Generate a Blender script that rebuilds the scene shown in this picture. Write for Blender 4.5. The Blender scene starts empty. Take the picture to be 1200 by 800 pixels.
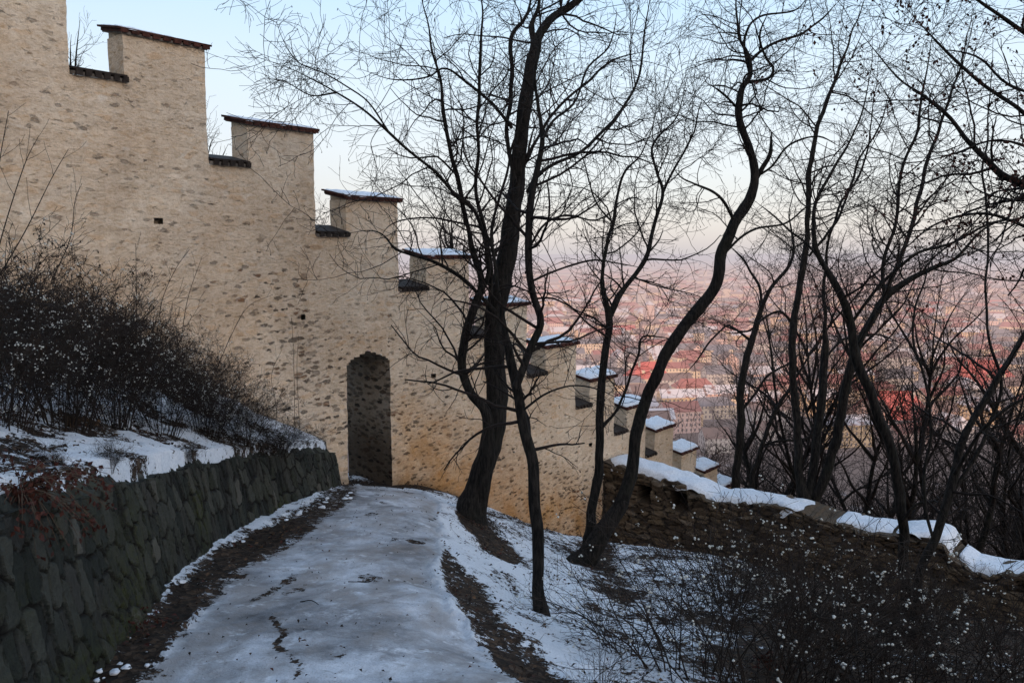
import bpy, math
import numpy as np
from mathutils import Vector
SC = bpy.context.scene
COL = SC.collection
rng = np.random.default_rng(11)
R = math.radians
# ------------------------------------------------------------------ camera
F = 933.0
TH = math.atan(105 / F)
cam_d = bpy.data.cameras.new('camera'); cam = bpy.data.objects.new('camera', cam_d); COL.objects.link(cam)
cam_d.sensor_width = 36; cam_d.lens = 36 * F / 1200; cam_d.clip_end = 30000; cam_d.clip_start = .05
cam.location = (0, 0, 0); cam.rotation_euler = (R(90) - TH, 0, 0)
SC.camera = cam
def ray(px, py):
    u = (px - 600) / F; v = (400 - py) / F
    return np.array([u, math.cos(TH) + v * math.sin(TH), -math.sin(TH) + v * math.cos(TH)])
def at(px, py, Y):
    r = ray(px, py); return r * (Y / r[1])
def project(P):
    y = P[..., 1] * math.cos(TH) - P[..., 2] * math.sin(TH)
    z = P[..., 1] * math.sin(TH) + P[..., 2] * math.cos(TH)
    y = np.where(y < .2, .2, y)
    return 600 + F * P[..., 0] / y, 400 - F * z / y
# ------------------------------------------------------------------ numpy noise
def _h(i, j, k, s=0):
    n = (i * 374761393 + j * 668265263 + k * 2147483647 + s * 974711) & 0xffffffff
    n = ((n ^ (n >> 13)) * 1274126177) & 0xffffffff
    n = ((n ^ (n >> 16)) * 2246822519) & 0xffffffff
    return ((n ^ (n >> 15)) & 0xffffff) / float(0xffffff)
def vn(P, s=0):
    P = np.asarray(P, float); f = np.floor(P).astype(np.int64); t = P - f; t = t * t * (3 - 2 * t); o = 0
    for a in (0, 1):
        for b in (0, 1):
            for c in (0, 1):
                w = (t[..., 0] if a else 1 - t[..., 0]) * (t[..., 1] if b else 1 - t[..., 1]) * (t[..., 2] if c else 1 - t[..., 2])
                o = o + w * _h(f[..., 0] + a, f[..., 1] + b, f[..., 2] + c, s)
    return o * 2 - 1
def fbm(P, o=4, s=0):
    P = np.asarray(P, float); r = 0; a = 1.; t = 0
    for i in range(o):
        r = r + a * vn(P * 2 ** i + i * 17.3, s + i); t += a; a *= .5
    return r / t
def xy0(x, y, k=1.):
    return np.stack([x * k, y * k, np.zeros_like(x)], -1)
def voro(u, v, s=0):
    fi = np.floor(u).astype(np.int64); fj = np.floor(v).astype(np.int64)
    d1 = np.full(u.shape, 9.); d2 = np.full(u.shape, 9.); idn = np.zeros(u.shape)
    for a in (-1, 0, 1):
        for b in (-1, 0, 1):
            i = fi + a; j = fj + b
            cx = i + .12 + .76 * _h(i, j, 1 + 0 * i, s); cy = j + .12 + .76 * _h(i, j, 2 + 0 * i, s)
            d = np.hypot(u - cx, v - cy); c = _h(i, j, 3 + 0 * i, s)
            m = d < d1
            d2 = np.where(m, d1, np.minimum(d2, d)); idn = np.where(m, c, idn); d1 = np.where(m, d, d1)
    return d1, d2, idn
def sm(a, b, x):
    t = np.clip((x - a) / (b - a), 0, 1); return t * t * (3 - 2 * t)
# ------------------------------------------------------------------ mesh helpers
def mesh(name, V, Fc, mats, mi=None, smooth=False, attr=None):
    V = np.asarray(V, np.float32).reshape(-1, 3)
    me = bpy.data.meshes.new(name)
    if not isinstance(Fc, (list, tuple)): Fc = [Fc]
    Fc = [np.asarray(f, np.int32) for f in Fc if len(f)]
    tot = np.concatenate([np.full(len(f), f.shape[1], np.int32) for f in Fc])
    idx = np.concatenate([f.ravel() for f in Fc])
    me.vertices.add(len(V)); me.vertices.foreach_set('co', V.ravel())
    me.loops.add(len(idx)); me.loops.foreach_set('vertex_index', idx)
    me.polygons.add(len(tot))
    me.polygons.foreach_set('loop_start', np.concatenate([[0], np.cumsum(tot)[:-1]]).astype(np.int32))
    me.polygons.foreach_set('loop_total', tot)
    for m in (mats if isinstance(mats, (list, tuple)) else [mats]): me.materials.append(m)
    if mi is not None: me.polygons.foreach_set('material_index', np.asarray(mi, np.int32))
    me.polygons.foreach_set('use_smooth', np.full(len(tot), smooth, bool))
    if attr:
        for k, c in attr.items():
            c = np.asarray(c, np.float32)
            if c.ndim == 1: c = np.stack([c, c, c], -1)
            c = np.concatenate([c, np.ones((len(c), 1), np.float32)], 1)
            at_ = me.color_attributes.new(k, 'FLOAT_COLOR', 'POINT'); at_.data.foreach_set('color', c.ravel())
    me.update(calc_edges=True); me.validate()
    return me
def link(name, me, parent=None, loc=None, rotz=0):
    o = bpy.data.objects.new(name, me); COL.objects.link(o)
    if loc is not None: o.location = loc
    if rotz: o.rotation_euler = (0, 0, rotz)
    if parent: o.parent = parent
    return o
def tag(o, label=None, cat=None, group=None, kind=None):
    if label: o['label'] = label
    if cat: o['category'] = cat
    if group: o['group'] = group
    if kind: o['kind'] = kind
    return o
def thing(name, label, cat, loc=(0, 0, 0), rotz=0, group=None):
    o = link(name, None, None, loc, rotz); o.empty_display_size = .2
    return tag(o, label, cat, group)
def tthing(*a, **k):
    return tag(thing(*a, **k), kind='thing')
def dup(root, loc, rotz=0, scale=1, label=None):
    r = root.copy(); COL.objects.link(r); r.location = loc; r.rotation_euler = (0, 0, rotz); r.scale = (scale,) * 3
    if label: r['label'] = label
    for ch in list(root.children):
        c = ch.copy(); COL.objects.link(c); c.parent = r
        for g in ch.children:
            d = g.copy(); COL.objects.link(d); d.parent = c
    return r
class MB:
    def __init__(s): s.v = []; s.q = []; s.t = []; s.mq = []; s.mt = []; s.n = 0
    def add(s, V, Q=None, T=None, m=0):
        V = np.asarray(V, float).reshape(-1, 3); s.v.append(V)
        if Q is not None: s.q.append(np.asarray(Q) + s.n); s.mq += [m] * len(Q)
        if T is not None: s.t.append(np.asarray(T) + s.n); s.mt += [m] * len(T)
        s.n += len(V)
    def box(s, c, h, m=0, ax=None, jit=0):
        o = np.array([[a, b, d] for d in (-1, 1) for b in (-1, 1) for a in (-1, 1)], float) * np.array(h)
        if jit: o += rng.normal(0, jit, o.shape)
        if ax is not None: o = o @ np.array(ax)
        s.add(o + np.array(c), [[0, 2, 3, 1], [4, 5, 7, 6], [0, 1, 5, 4], [2, 6, 7, 3], [0, 4, 6, 2], [1, 3, 7, 5]], m=m)
    def mesh(s, name, mats, smooth=False):
        Fs = []; mi = []
        if s.q: Fs.append(np.concatenate(s.q)); mi += s.mq
        if s.t: Fs.append(np.concatenate(s.t)); mi += s.mt
        return mesh(name, np.concatenate(s.v), Fs, mats, mi, smooth)
def grid_faces(nu, nv, mask=None, flip=False):
    i, j = np.meshgrid(np.arange(nu - 1), np.arange(nv - 1), indexing='ij')
    if mask is not None: i = i[mask]; j = j[mask]
    a = (i * nv + j).ravel(); q = np.stack([a, a + nv, a + nv + 1, a + 1], -1)
    return q[:, ::-1] if flip else q
def compact(V, Q, attr=None):
    u, inv = np.unique(Q, return_inverse=True); Q = inv.reshape(Q.shape)
    return V[u], Q, ({k: a[u] for k, a in attr.items()} if attr else None)
# ------------------------------------------------------------------ materials
def mat(name):
    m = bpy.data.materials.new(name); m.use_nodes = True; nt = m.node_tree; nt.nodes.clear()
    out = nt.nodes.new('ShaderNodeOutputMaterial'); b = nt.nodes.new('ShaderNodeBsdfPrincipled')
    nt.links.new(b.outputs[0], out.inputs[0]); b.inputs['Roughness'].default_value = .85
    b.inputs['Specular IOR Level'].default_value = .2
    return m, N(nt), b
class N:
    def __init__(s, nt): s.nt = nt
    def n(s, t, **k):
        n = s.nt.nodes.new(t)
        for a, b in k.items(): setattr(n, a, b)
        return n
    def l(s, a, b): s.nt.links.new(a, b)
    def co(s, kind='Object'): return s.n('ShaderNodeTexCoord').outputs[kind]
    def mp(s, v, sc=(1, 1, 1), rot=(0, 0, 0)):
        n = s.n('ShaderNodeMapping'); n.inputs['Scale'].default_value = sc; n.inputs['Rotation'].default_value = rot; s.l(v, n.inputs[0]); return n.outputs[0]
    def noise(s, v, sc, det=4, rough=.55, dist=0):
        n = s.n('ShaderNodeTexNoise'); n.inputs['Scale'].default_value = sc; n.inputs['Detail'].default_value = det
        n.inputs['Roughness'].default_value = rough; n.inputs['Distortion'].default_value = dist; s.l(v, n.inputs['Vector']); return n.outputs[0]
    def voro(s, v, sc, feat='F1', rnd=1):
        n = s.n('ShaderNodeTexVoronoi', feature=feat); n.inputs['Scale'].default_value = sc; n.inputs['Randomness'].default_value = rnd; s.l(v, n.inputs['Vector']); return n
    def ramp(s, v, *st):
        n = s.n('ShaderNodeValToRGB'); e = n.color_ramp.elements
        for i, (p, c) in enumerate(st):
            x = e[i] if i < 2 else e.new(p)
            x.position = p; c = (c, c, c) if not isinstance(c, tuple) else c; x.color = (*c, 1)
        s.l(v, n.inputs[0]); return n.outputs[0]
    def m(s, op, a, b=None, c=None, cl=False):
        n = s.n('ShaderNodeMath', operation=op, use_clamp=cl)
        for i, x in enumerate((a, b, c)):
            if x is None: continue
            if isinstance(x, (int, float)): n.inputs[i].default_value = x
            else: s.l(x, n.inputs[i])
        return n.outputs[0]
    def mix(s, f, a, b, mode='MIX'):
        n = s.n('ShaderNodeMix', data_type='RGBA', blend_type=mode)
        for i, x in ((0, f), (6, a), (7, b)):
            if isinstance(x, (int, float)): n.inputs[i].default_value = x
            elif isinstance(x, tuple): n.inputs[i].default_value = (*x, 1)
            else: s.l(x, n.inputs[i])
        return n.outputs[2]
    def at(s, name):
        n = s.n('ShaderNodeAttribute', attribute_name=name); sp = s.n('ShaderNodeSeparateColor'); s.l(n.outputs[0], sp.inputs[0]); return sp.outputs
    def bump(s, h, b, st=.5, d=.02):
        n = s.n('ShaderNodeBump'); n.inputs['Strength'].default_value = st; n.inputs['Distance'].default_value = d
        s.l(h, n.inputs['Height']); s.l(n.outputs[0], b.inputs['Normal'])
def simple(name, c1, c2, sc=8, rough=.85, bump=.3, bd=.01, co='Object'):
    m, n, b = mat(name); v = n.co(co); k = n.noise(v, sc, 5, .6)
    n.l(n.ramp(k, (.3, c1), (.7, c2)), b.inputs['Base Color']); b.inputs['Roughness'].default_value = rough
    if bump: n.bump(k, b, bump, bd)
    return m
M = {}
# snow
m, n, b = mat('snow'); v = n.co()
k = n.noise(v, 14, 6, .6)
n.l(n.ramp(n.noise(v, 30, 3), (.3, (.56, .585, .63)), (.6, (.77, .79, .82))), b.inputs['Base Color']); n.bump(k, b, .6, .02)
M['snow'] = m
# bark
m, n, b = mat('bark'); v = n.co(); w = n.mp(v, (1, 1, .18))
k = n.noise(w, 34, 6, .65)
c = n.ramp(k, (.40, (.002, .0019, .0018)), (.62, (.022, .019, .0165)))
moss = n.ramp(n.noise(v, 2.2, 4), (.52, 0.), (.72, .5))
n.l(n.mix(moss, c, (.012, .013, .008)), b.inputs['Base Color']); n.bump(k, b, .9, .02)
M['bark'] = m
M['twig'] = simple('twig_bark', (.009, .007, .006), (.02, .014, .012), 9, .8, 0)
M['shrub_twig'] = simple('shrub_twig', (.010, .008, .007), (.035, .024, .018), 4, .8, 0)
M['dry_stem'] = simple('dry_stem', (.05, .033, .022), (.13, .09, .06), 3, .8, 0)
M['leafdark'] = simple('dead_leaf_dark', (.008, .006, .005), (.03, .018, .012), 3, .8, 0)
M['leafred'] = simple('dead_leaf_red', (.025, .008, .006), (.075, .024, .016), 9, .7, 0)
M['leafbrown'] = simple('dead_leaf_brown', (.03, .018, .01), (.12, .07, .04), 6, .75, 0)
M['berry'] = simple('white_berry', (.42, .42, .38), (.66, .66, .61), 30, .5, 0)
M['tile'] = simple('roof_tile', (.03, .013, .011), (.11, .04, .028), 11, .8, .5)
M['tilemortar'] = simple('tile_mortar', (.12, .10, .085), (.26, .23, .2), 20, .9, .4)
M['darktile'] = simple('dark_tile', (.02, .016, .014), (.055, .042, .036), 14, .8, .5)

# plastered rubble wall; local coordinates x along the wall, z up
def wall_material(name, dark=0.):
    m, n, b = mat(name); v = n.co(); a = n.at('mask')  # r: exposed stone, g: stain, b: shade painted at the wall foot and in the doorway
    wv = n.n('ShaderNodeVectorMath', operation='ADD'); dn = n.n('ShaderNodeTexNoise'); dn.inputs['Scale'].default_value = 5; n.l(v, dn.inputs['Vector'])
    sc_ = n.n('ShaderNodeVectorMath', operation='SCALE'); sc_.inputs[3].default_value = .09; n.l(dn.outputs[1], sc_.inputs[0])
    n.l(v, wv.inputs[0]); n.l(sc_.outputs[0], wv.inputs[1])
    w = n.mp(wv.outputs[0], (4.6, 4.6, 11.5))
    vo = n.voro(w, 1.0); ve = n.voro(w, 1.0, 'DISTANCE_TO_EDGE')
    sp = n.n('ShaderNodeSeparateColor'); n.l(vo.outputs['Color'], sp.inputs[0])
    big = n.noise(v, 1.1, 4, .6); mid = n.noise(v, 6, 5, .65); fine = n.noise(v, 42, 5, .7)
    plaster = n.ramp(mid, (.28, (.70, .58, .45)), (.5, (.81, .69, .55)), (.72, (.87, .76, .63)))
    plaster = n.mix(n.ramp(big, (.4, 0.), (.65, .55)), plaster, (.66, .56, .45), 'MIX')
    plaster = n.mix(n.ramp(n.noise(n.mp(v, (1, 1, 1.9)), 11, 5, .7, .4), (.36, .75), (.52, 0.)), plaster, (.78, .70, .61), 'MULTIPLY')
    plaster = n.mix(n.ramp(n.noise(n.mp(v, (1, 1, 2.4)), 24, 4, .7), (.54, 0.), (.68, .5)), plaster, (.60, .50, .40), 'MULTIPLY')
    plaster = n.mix(n.ramp(n.noise(v, .45, 3, .5), (.42, 0.), (.62, .6)), plaster, (.84, .75, .66), 'MULTIPLY')
    plaster = n.mix(n.ramp(n.noise(n.mp(v, (2.2, 2.2, .30)), 1.6, 4, .6), (.50, 0.), (.68, .45)), plaster, (.80, .76, .72), 'MULTIPLY')
    # stones faintly showing through the plaster
    tint = n.ramp(sp.outputs[0], (0., (.80, .78, .74)), (.25, (1.04, 1.0, .94)), (.6, (1., 1., 1.)), (.85, (1.05, .97, .86)), (.97, (.92, .74, .55)))
    inner = n.ramp(ve.outputs[0], (.03, 0.), (.2, 1.))
    col = n.mix(n.m('MULTIPLY', inner, .5), plaster, tint, 'MULTIPLY')
    # exposed stones: random cells whose hash beats the mask, with ragged noise edge
    vb = n.voro(n.mp(wv.outputs[0], (6.2, 6.2, 15.), (0, .05, 0)), 1.0); sb = n.n('ShaderNodeSeparateColor'); n.l(vb.outputs['Color'], sb.inputs[0])
    th = n.m('ADD', n.m('ADD', a[0], .05), n.m('MULTIPLY', n.m('SUBTRACT', big, .5), 1.1))
    pick = n.ramp(n.m('SUBTRACT', th, sb.outputs[1]), (-.0, 0.), (.08, 1.))
    rad = n.m('ADD', n.m('ADD', .04, n.m('MULTIPLY', a[0], .20)), n.m('MULTIPLY', sb.outputs[0], .34))
    dd = n.m('ADD', n.m('SUBTRACT', vb.outputs['Distance'], rad), n.m('MULTIPLY', n.m('SUBTRACT', n.noise(n.mp(v, (1, 1, 1.8)), 15, 5, .8), .5), 1.35))
    blob_ = n.ramp(n.m('MULTIPLY', dd, -1.), (.0, 0.), (.10, 1.))
    ex = n.m('MULTIPLY', n.m('MULTIPLY', pick, blob_), n.m('MULTIPLY', n.m('ADD', .35, n.m('MULTIPLY', sb.outputs[2], .65)), n.m('ADD', .30, n.m('MULTIPLY', a[0], 1.6), cl=True)))
    stone = n.ramp(sp.outputs[2], (0., (.022, .021, .021)), (.45, (.060, .054, .048)), (.75, (.14, .10, .07)), (.93, (.24, .11, .05)))
    stone = n.mix(n.ramp(fine, (.3, .5), (.7, 0.)), stone, (.4, .4, .4), 'MULTIPLY')
    col = n.mix(n.m('MULTIPLY', ex, .92), col, stone)
    # eroded pits under ledges
    pit = n.ramp(n.noise(n.mp(v, (1, 1, 2.4)), 9, 4, .6, .4), (.63, 0.), (.72, 1.))
    col = n.mix(n.m('MULTIPLY', pit, .35), col, (.20, .15, .11))
    dash = n.m('MULTIPLY', n.ramp(n.noise(n.mp(v, (1, 1, 3.6)), 15, 3, .6, .3), (.60, 0.), (.66, 1.)), n.ramp(n.noise(v, 1.6, 3), (.42, 0.), (.58, 1.)))
    col = n.mix(n.m('MULTIPLY', dash, .5), col, (.24, .18, .13))
    pale = n.ramp(n.noise(n.mp(v, (1, 1, 1.6)), 4.2, 4, .6), (.62, 0.), (.70, .5)); col = n.mix(pale, col, (.80, .74, .66))
    rust = n.ramp(n.noise(n.mp(v, (1.2, 1, 2)), 3.1, 5, .7), (.63, 0.), (.70, .75))
    col = n.mix(n.m('MULTIPLY', rust, .45), col, (.50, .27, .08))
    st = n.m('MULTIPLY', a[1], n.ramp(n.noise(v, 1.7, 5, .6), (.25, .35), (.7, 1.)))
    col = n.mix(st, col, (.70, .47, .26), 'MULTIPLY')
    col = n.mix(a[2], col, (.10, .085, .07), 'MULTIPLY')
    n.l(col, b.inputs['Base Color']); b.inputs['Roughness'].default_value = .92
    h = n.m('ADD', n.m('MULTIPLY', mid, .8), n.m('MULTIPLY', fine, .35))
    h = n.m('ADD', h, n.m('MULTIPLY', inner, .10)); h = n.m('SUBTRACT', h, n.m('MULTIPLY', ex, .6)); h = n.m('SUBTRACT', h, n.m('MULTIPLY', pit, .5))
    n.bump(h, b, .8, .045)
    return m
M['plaster'] = wall_material('plastered_rubble')

# dark fieldstone for the retaining wall; attribute 'st': r cell hash, g joint depth, b moss
m, n, b = mat('dark_fieldstone'); v = n.co(); a = n.at('st')
f1 = n.noise(v, 20, 6, .7); f2 = n.noise(v, 2.3, 4)
c = n.ramp(a[0], (0., (.014, .016, .014)), (.3, (.058, .058, .050)), (.5, (.022, .027, .022)), (.75, (.075, .078, .064)), (.9, (.034, .038, .026)), (1., (.14, .135, .115)))
c = n.mix(n.ramp(f1, (.3, .7), (.65, 0.)), c, (.45, .45, .45), 'MULTIPLY')
c = n.mix(n.m('MULTIPLY', a[2], n.ramp(f1, (.4, 0.), (.6, 1.))), c, (.045, .052, .016))
c = n.mix(n.ramp(n.m('ADD', a[1], n.m('MULTIPLY', f1, .1)), (.08, 1.), (.2, 0.)), c, (.012, .011, .010))
n.l(c, b.inputs['Base Color']); b.inputs['Roughness'].default_value = .75; n.bump(n.m('ADD', f1, n.m('MULTIPLY', f2, .5)), b, 1., .05)
M['fieldstone'] = m
# ruined wall
m, n, b = mat('brown_rubble'); v = n.co(); a = n.at('st')
f1 = n.noise(n.mp(v, (1, 1, 2.5)), 16, 6, .7)
c = n.ramp(a[0], (0., (.06, .045, .032)), (.4, (.12, .088, .06)), (.75, (.17, .125, .08)), (1., (.22, .175, .13)))
c = n.mix(n.ramp(f1, (.3, .8), (.65, 0.)), c, (.4, .38, .35), 'MULTIPLY')
c = n.mix(n.ramp(a[1], (.05, 1.), (.18, 0.)), c, (.016, .013, .010))
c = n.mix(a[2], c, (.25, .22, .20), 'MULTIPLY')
n.l(c, b.inputs['Base Color']); n.bump(f1, b, .8, .04)
M['rubble'] = m

# ground near; attribute 'g': r snow amount, g path ice, b leaf litter darkness
m, n, b = mat('snowy_ground'); v = n.co(); a = n.at('g')
n1 = n.noise(v, 3.0, 7, .68); n2 = n.noise(v, 13, 6, .7); n3 = n.noise(v, 55, 4, .7); n4 = n.noise(v, .9, 4, .55)
soil = n.ramp(n2, (.3, (.012, .010, .008)), (.52, (.04, .027, .018)), (.72, (.085, .055, .034)))
lv = n.voro(v, 26.); ls = n.n('ShaderNodeSeparateColor'); n.l(lv.outputs['Color'], ls.inputs[0])
lcol = n.ramp(ls.outputs[0], (0., (.008, .006, .005)), (.35, (.022, .014, .010)), (.6, (.05, .03, .02)), (.85, (.10, .06, .036)), (1., (.15, .10, .07)))
soil = n.mix(.55, soil, lcol)
soil = n.mix(n.ramp(n3, (.35, .8), (.6, 0.)), soil, (.35, .33, .3), 'MULTIPLY')
sel = n.m('ADD', n.m('MULTIPLY', n1, .7), n.m('ADD', n.m('MULTIPLY', n2, 1.35), n.m('MULTIPLY', n3, .8))); sel = n.m('SUBTRACT', sel, .925)   # mean .5
snowf = n.ramp(n.m('SUBTRACT', a[0], sel), (0., 0.), (.05, 1.))
snowc = n.ramp(n3, (.3, (.60, .63, .68)), (.6, (.80, .82, .85)))
ice = n.ramp(n.m('ADD', n.m('MULTIPLY', n4, .55), n.m('MULTIPLY', n1, .45)), (.36, (.11, .11, .115)), (.45, (.30, .305, .32)), (.53, (.52, .535, .57)), (.62, (.70, .715, .75)))
ice = n.mix(n.ramp(n.noise(v, 95, 3, .6), (.36, .55), (.47, 0.)), ice, (.55, .52, .5), 'MULTIPLY')
ice = n.mix(n.ramp(n.noise(v, 28, 5, .75, .8), (.66, 0.), (.72, .85)), ice, (.07, .058, .048))
ice = n.mix(n.ramp(n.noise(n.mp(v, (1.5, .7, 1)), 1.6, 5, .6), (.45, 0.), (.60, .7)), ice, (.30, .27, .25))
ice = n.mix(n.ramp(n.noise(v, 7, 6, .75, .3), (.54, 0.), (.66, .65)), ice, (.20, .18, .165))
ice = n.mix(n.ramp(n.noise(v, 5, 5, .7), (.30, .8), (.42, 0.)), ice, (.78, .80, .84))
c = n.mix(snowf, soil, snowc)
c = n.mix(n.m('MULTIPLY', a[1], snowf), c, ice)
n.l(c, b.inputs['Base Color'])
rr = n.m('MULTIPLY', n.m('MULTIPLY', a[1], snowf), n.ramp(n4, (.35, 1.), (.6, .3)))
n.l(n.m('SUBTRACT', .9, n.m('MULTIPLY', rr, .45)), b.inputs['Roughness'])
hh = n.m('ADD', n.m('ADD', n.m('MULTIPLY', snowf, .6), n.m('MULTIPLY', n.m('MULTIPLY', lv.outputs[0], n.m('SUBTRACT', 1., snowf)), .5)), n.m('ADD', n.m('MULTIPLY', n2, .6), n.m('MULTIPLY', n3, .3)))
n.bump(hh, b, .9, .035)
M['ground'] = m

# painted haze for everything far away: emission mixed in with distance (world position)
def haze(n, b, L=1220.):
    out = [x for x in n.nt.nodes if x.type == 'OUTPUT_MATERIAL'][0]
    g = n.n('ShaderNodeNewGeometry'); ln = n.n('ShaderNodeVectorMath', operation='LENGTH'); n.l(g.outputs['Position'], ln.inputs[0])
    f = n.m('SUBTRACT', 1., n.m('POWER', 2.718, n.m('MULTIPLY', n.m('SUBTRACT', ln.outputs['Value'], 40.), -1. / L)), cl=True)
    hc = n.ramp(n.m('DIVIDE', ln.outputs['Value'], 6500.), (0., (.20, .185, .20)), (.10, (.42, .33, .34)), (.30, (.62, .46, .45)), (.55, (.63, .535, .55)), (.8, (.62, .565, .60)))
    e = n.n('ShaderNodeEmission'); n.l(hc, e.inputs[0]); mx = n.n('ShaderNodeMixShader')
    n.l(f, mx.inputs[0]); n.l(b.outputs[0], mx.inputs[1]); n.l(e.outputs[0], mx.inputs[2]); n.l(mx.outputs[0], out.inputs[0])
m, n, b = mat('far_ground'); v = n.co()
k = n.noise(v, .06, 6, .65); k2 = n.noise(v, .5, 4)
c = n.ramp(k, (.40, (.035, .028, .022)), (.60, (.08, .055, .042)), (.72, (.26, .26, .28)))
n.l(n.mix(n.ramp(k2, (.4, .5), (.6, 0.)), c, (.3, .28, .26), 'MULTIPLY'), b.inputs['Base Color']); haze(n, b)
M['farground'] = m
def facade(name, c1, c2):
    m, n, b = mat(name); v = n.co(); oi = n.n('ShaderNodeObjectInfo')
    br = n.n('ShaderNodeTexBrick'); br.offset = 0; br.inputs['Scale'].default_value = 1
    # windows: a grid of dark panes between pale piers (x+y so that every side gets them)
    sx = n.n('ShaderNodeSeparateXYZ'); n.l(v, sx.inputs[0])
    hx = n.m('ADD', sx.outputs[0], sx.outputs[1])
    fx = n.m('FRACT', n.m('DIVIDE', hx, 3.1)); fz = n.m('FRACT', n.m('DIVIDE', sx.outputs[2], 3.5))
    wx = n.m('MULTIPLY', n.m('GREATER_THAN', fx, .3), n.m('LESS_THAN', fx, .68)); wz = n.m('MULTIPLY', n.m('GREATER_THAN', fz, .28), n.m('LESS_THAN', fz, .8))
    g = n.n('ShaderNodeNewGeometry'); nz = n.n('ShaderNodeSeparateXYZ'); n.l(g.outputs['Normal'], nz.inputs[0])
    win = n.m('MULTIPLY', wx, wz)
    cc = n.mix(n.noise(v, .03, 1), c1, c2)
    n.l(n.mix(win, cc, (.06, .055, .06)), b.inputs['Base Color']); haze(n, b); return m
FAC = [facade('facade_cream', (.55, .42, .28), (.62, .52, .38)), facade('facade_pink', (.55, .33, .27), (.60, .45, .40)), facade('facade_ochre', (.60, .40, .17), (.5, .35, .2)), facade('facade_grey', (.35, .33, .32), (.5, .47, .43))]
def roofm(name, c1, c2, sn=0.):
    m, n, b = mat(name); v = n.co()
    c = n.ramp(n.noise(v, .22, 5, .65), (.35, c1), (.65, c2))
    if sn: c = n.mix(n.ramp(n.noise(v, .12, 4), (.5 - sn, 0.), (.6 - sn, .8)), c, (.6, .62, .68))
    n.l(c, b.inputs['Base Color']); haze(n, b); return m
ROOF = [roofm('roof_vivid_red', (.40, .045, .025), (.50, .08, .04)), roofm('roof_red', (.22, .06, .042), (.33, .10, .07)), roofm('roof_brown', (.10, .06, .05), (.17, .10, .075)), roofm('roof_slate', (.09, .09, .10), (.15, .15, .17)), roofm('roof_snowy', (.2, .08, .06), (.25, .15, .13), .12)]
m, n, b = mat('far_bark'); v = n.co()
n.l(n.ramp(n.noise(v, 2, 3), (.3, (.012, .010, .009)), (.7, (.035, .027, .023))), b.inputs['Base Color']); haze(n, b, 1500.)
M['farbark'] = m
m, n, b = mat('far_twig'); v = n.co()
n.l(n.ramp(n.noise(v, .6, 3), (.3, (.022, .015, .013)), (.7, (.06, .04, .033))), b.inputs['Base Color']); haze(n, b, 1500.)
M['fartwig'] = m
# ------------------------------------------------------------------ wall frame
W0 = np.array([-5.287, 9.840]); WD = np.array([.65277, .75756]); WN = np.array([-WD[1], WD[0]])   # along (downhill), back
WANG = math.atan2(WD[1], WD[0])
def wp(s, t, z): return np.array([W0[0] + WD[0] * s + WN[0] * t, W0[1] + WD[1] * s + WN[1] * t, z])
def hitplane(px, py, o, d):
    r = ray(px, py); k = r[0] / r[1]
    u = (o[0] - k * o[1]) / (k * d[1] - d[0]); Y = o[1] + u * d[1]
    return u, r[2] / r[1] * Y
R0 = wp(11.46, 0, 0)[:2]; RD = -WN
# ------------------------------------------------------------------ terrain
def tps(pts):
    pts = np.array(pts, float); X = pts[:, :2]; z = pts[:, 2]; n = len(pts)
    d = np.hypot(X[:, None, 0] - X[None, :, 0], X[:, None, 1] - X[None, :, 1])
    K = np.where(d > 0, d * d * np.log(d + 1e-9), 0) + np.eye(n) * .02
    P = np.c_[np.ones(n), X]; A = np.block([[K, P], [P.T, np.zeros((3, 3))]])
    w = np.linalg.solve(A, np.r_[z, 0, 0, 0])
    def f(x, y):
        r = w[n] + w[n + 1] * x + w[n + 2] * y
        for i in range(n):
            q = (x - X[i, 0]) ** 2 + (y - X[i, 1]) ** 2
            r = r + w[i] * .5 * q * np.log(q + 1e-12)
        return r
    return f
def hill(x, y):
    s = .653 * x + .7576 * y
    back = np.maximum(0, -y - 6) * .10
    h = .7 - .5 * s + back
    h = np.where(h > 22, 22 + 6 * np.tanh((h - 22) / 6), h)
    k = 9.; city = -125 + np.maximum(0, np.hypot(x, y) - 400) * .0105
    return np.where(h > city + 40, h, k * np.logaddexp(np.minimum(h, city + 60) / k, city / k) - 0)
def pp(px, py, Y): return tuple(at(px, py, Y))
Pp = [(-1.8, 4, -2.24), (-.9, 4, -2.25), (0, 4, -2.28), (-2.5, 5.6, -2.5), (-1.5, 5.6, -2.52), (-.6, 5.6, -2.55), (-2.9, 9.4, -3.12), (-1.9, 9.4, -3.14), (-1., 9.4, -3.19),
      (-2.5, 12.0, -3.6), (-1.7, 12.0, -3.65), (-2.4, 13.2, -3.98), (-3.3, 14.2, -4.05), (-2.35, 7.4, -2.82), (-1.5, 7.4, -2.83), (-.75, 7.4, -2.88),
      (0, 0, -1.6), (-1.5, 0, -1.6), (.8, 0, -1.75), (0, -4, -.7), (-1.5, -4, -.6), (-2.1, 2.5, -2.02), (0, 2, -1.95),
      pp(640, 800, 4.6), pp(800, 800, 5.4), pp(1000, 800, 6), pp(1200, 800, 6.5), pp(560, 640, 9.5), pp(548, 603, 11), pp(635, 722, 7), pp(690, 634, 14), pp(665, 657, 12),
      pp(800, 650, 13), pp(900, 700, 10), pp(1000, 720, 10), (5, 0, -2.7), (5, -4, -1.6), (8, 6, -4.9), (10, 10, -5.9), (7.5, 9.5, -5.2),
      tuple(wp(5.4, 0, -4.15)), tuple(wp(6.6, 0, -4.72)), tuple(wp(8.1, 0, -5.7)), tuple(wp(9.6, 0, -6.4)), tuple(wp(11.2, 0, -6.95)), (4.5, 16.5, -6.7), (6.5, 14.8, -6.5), (8.5, 13.1, -6.4)]
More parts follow.
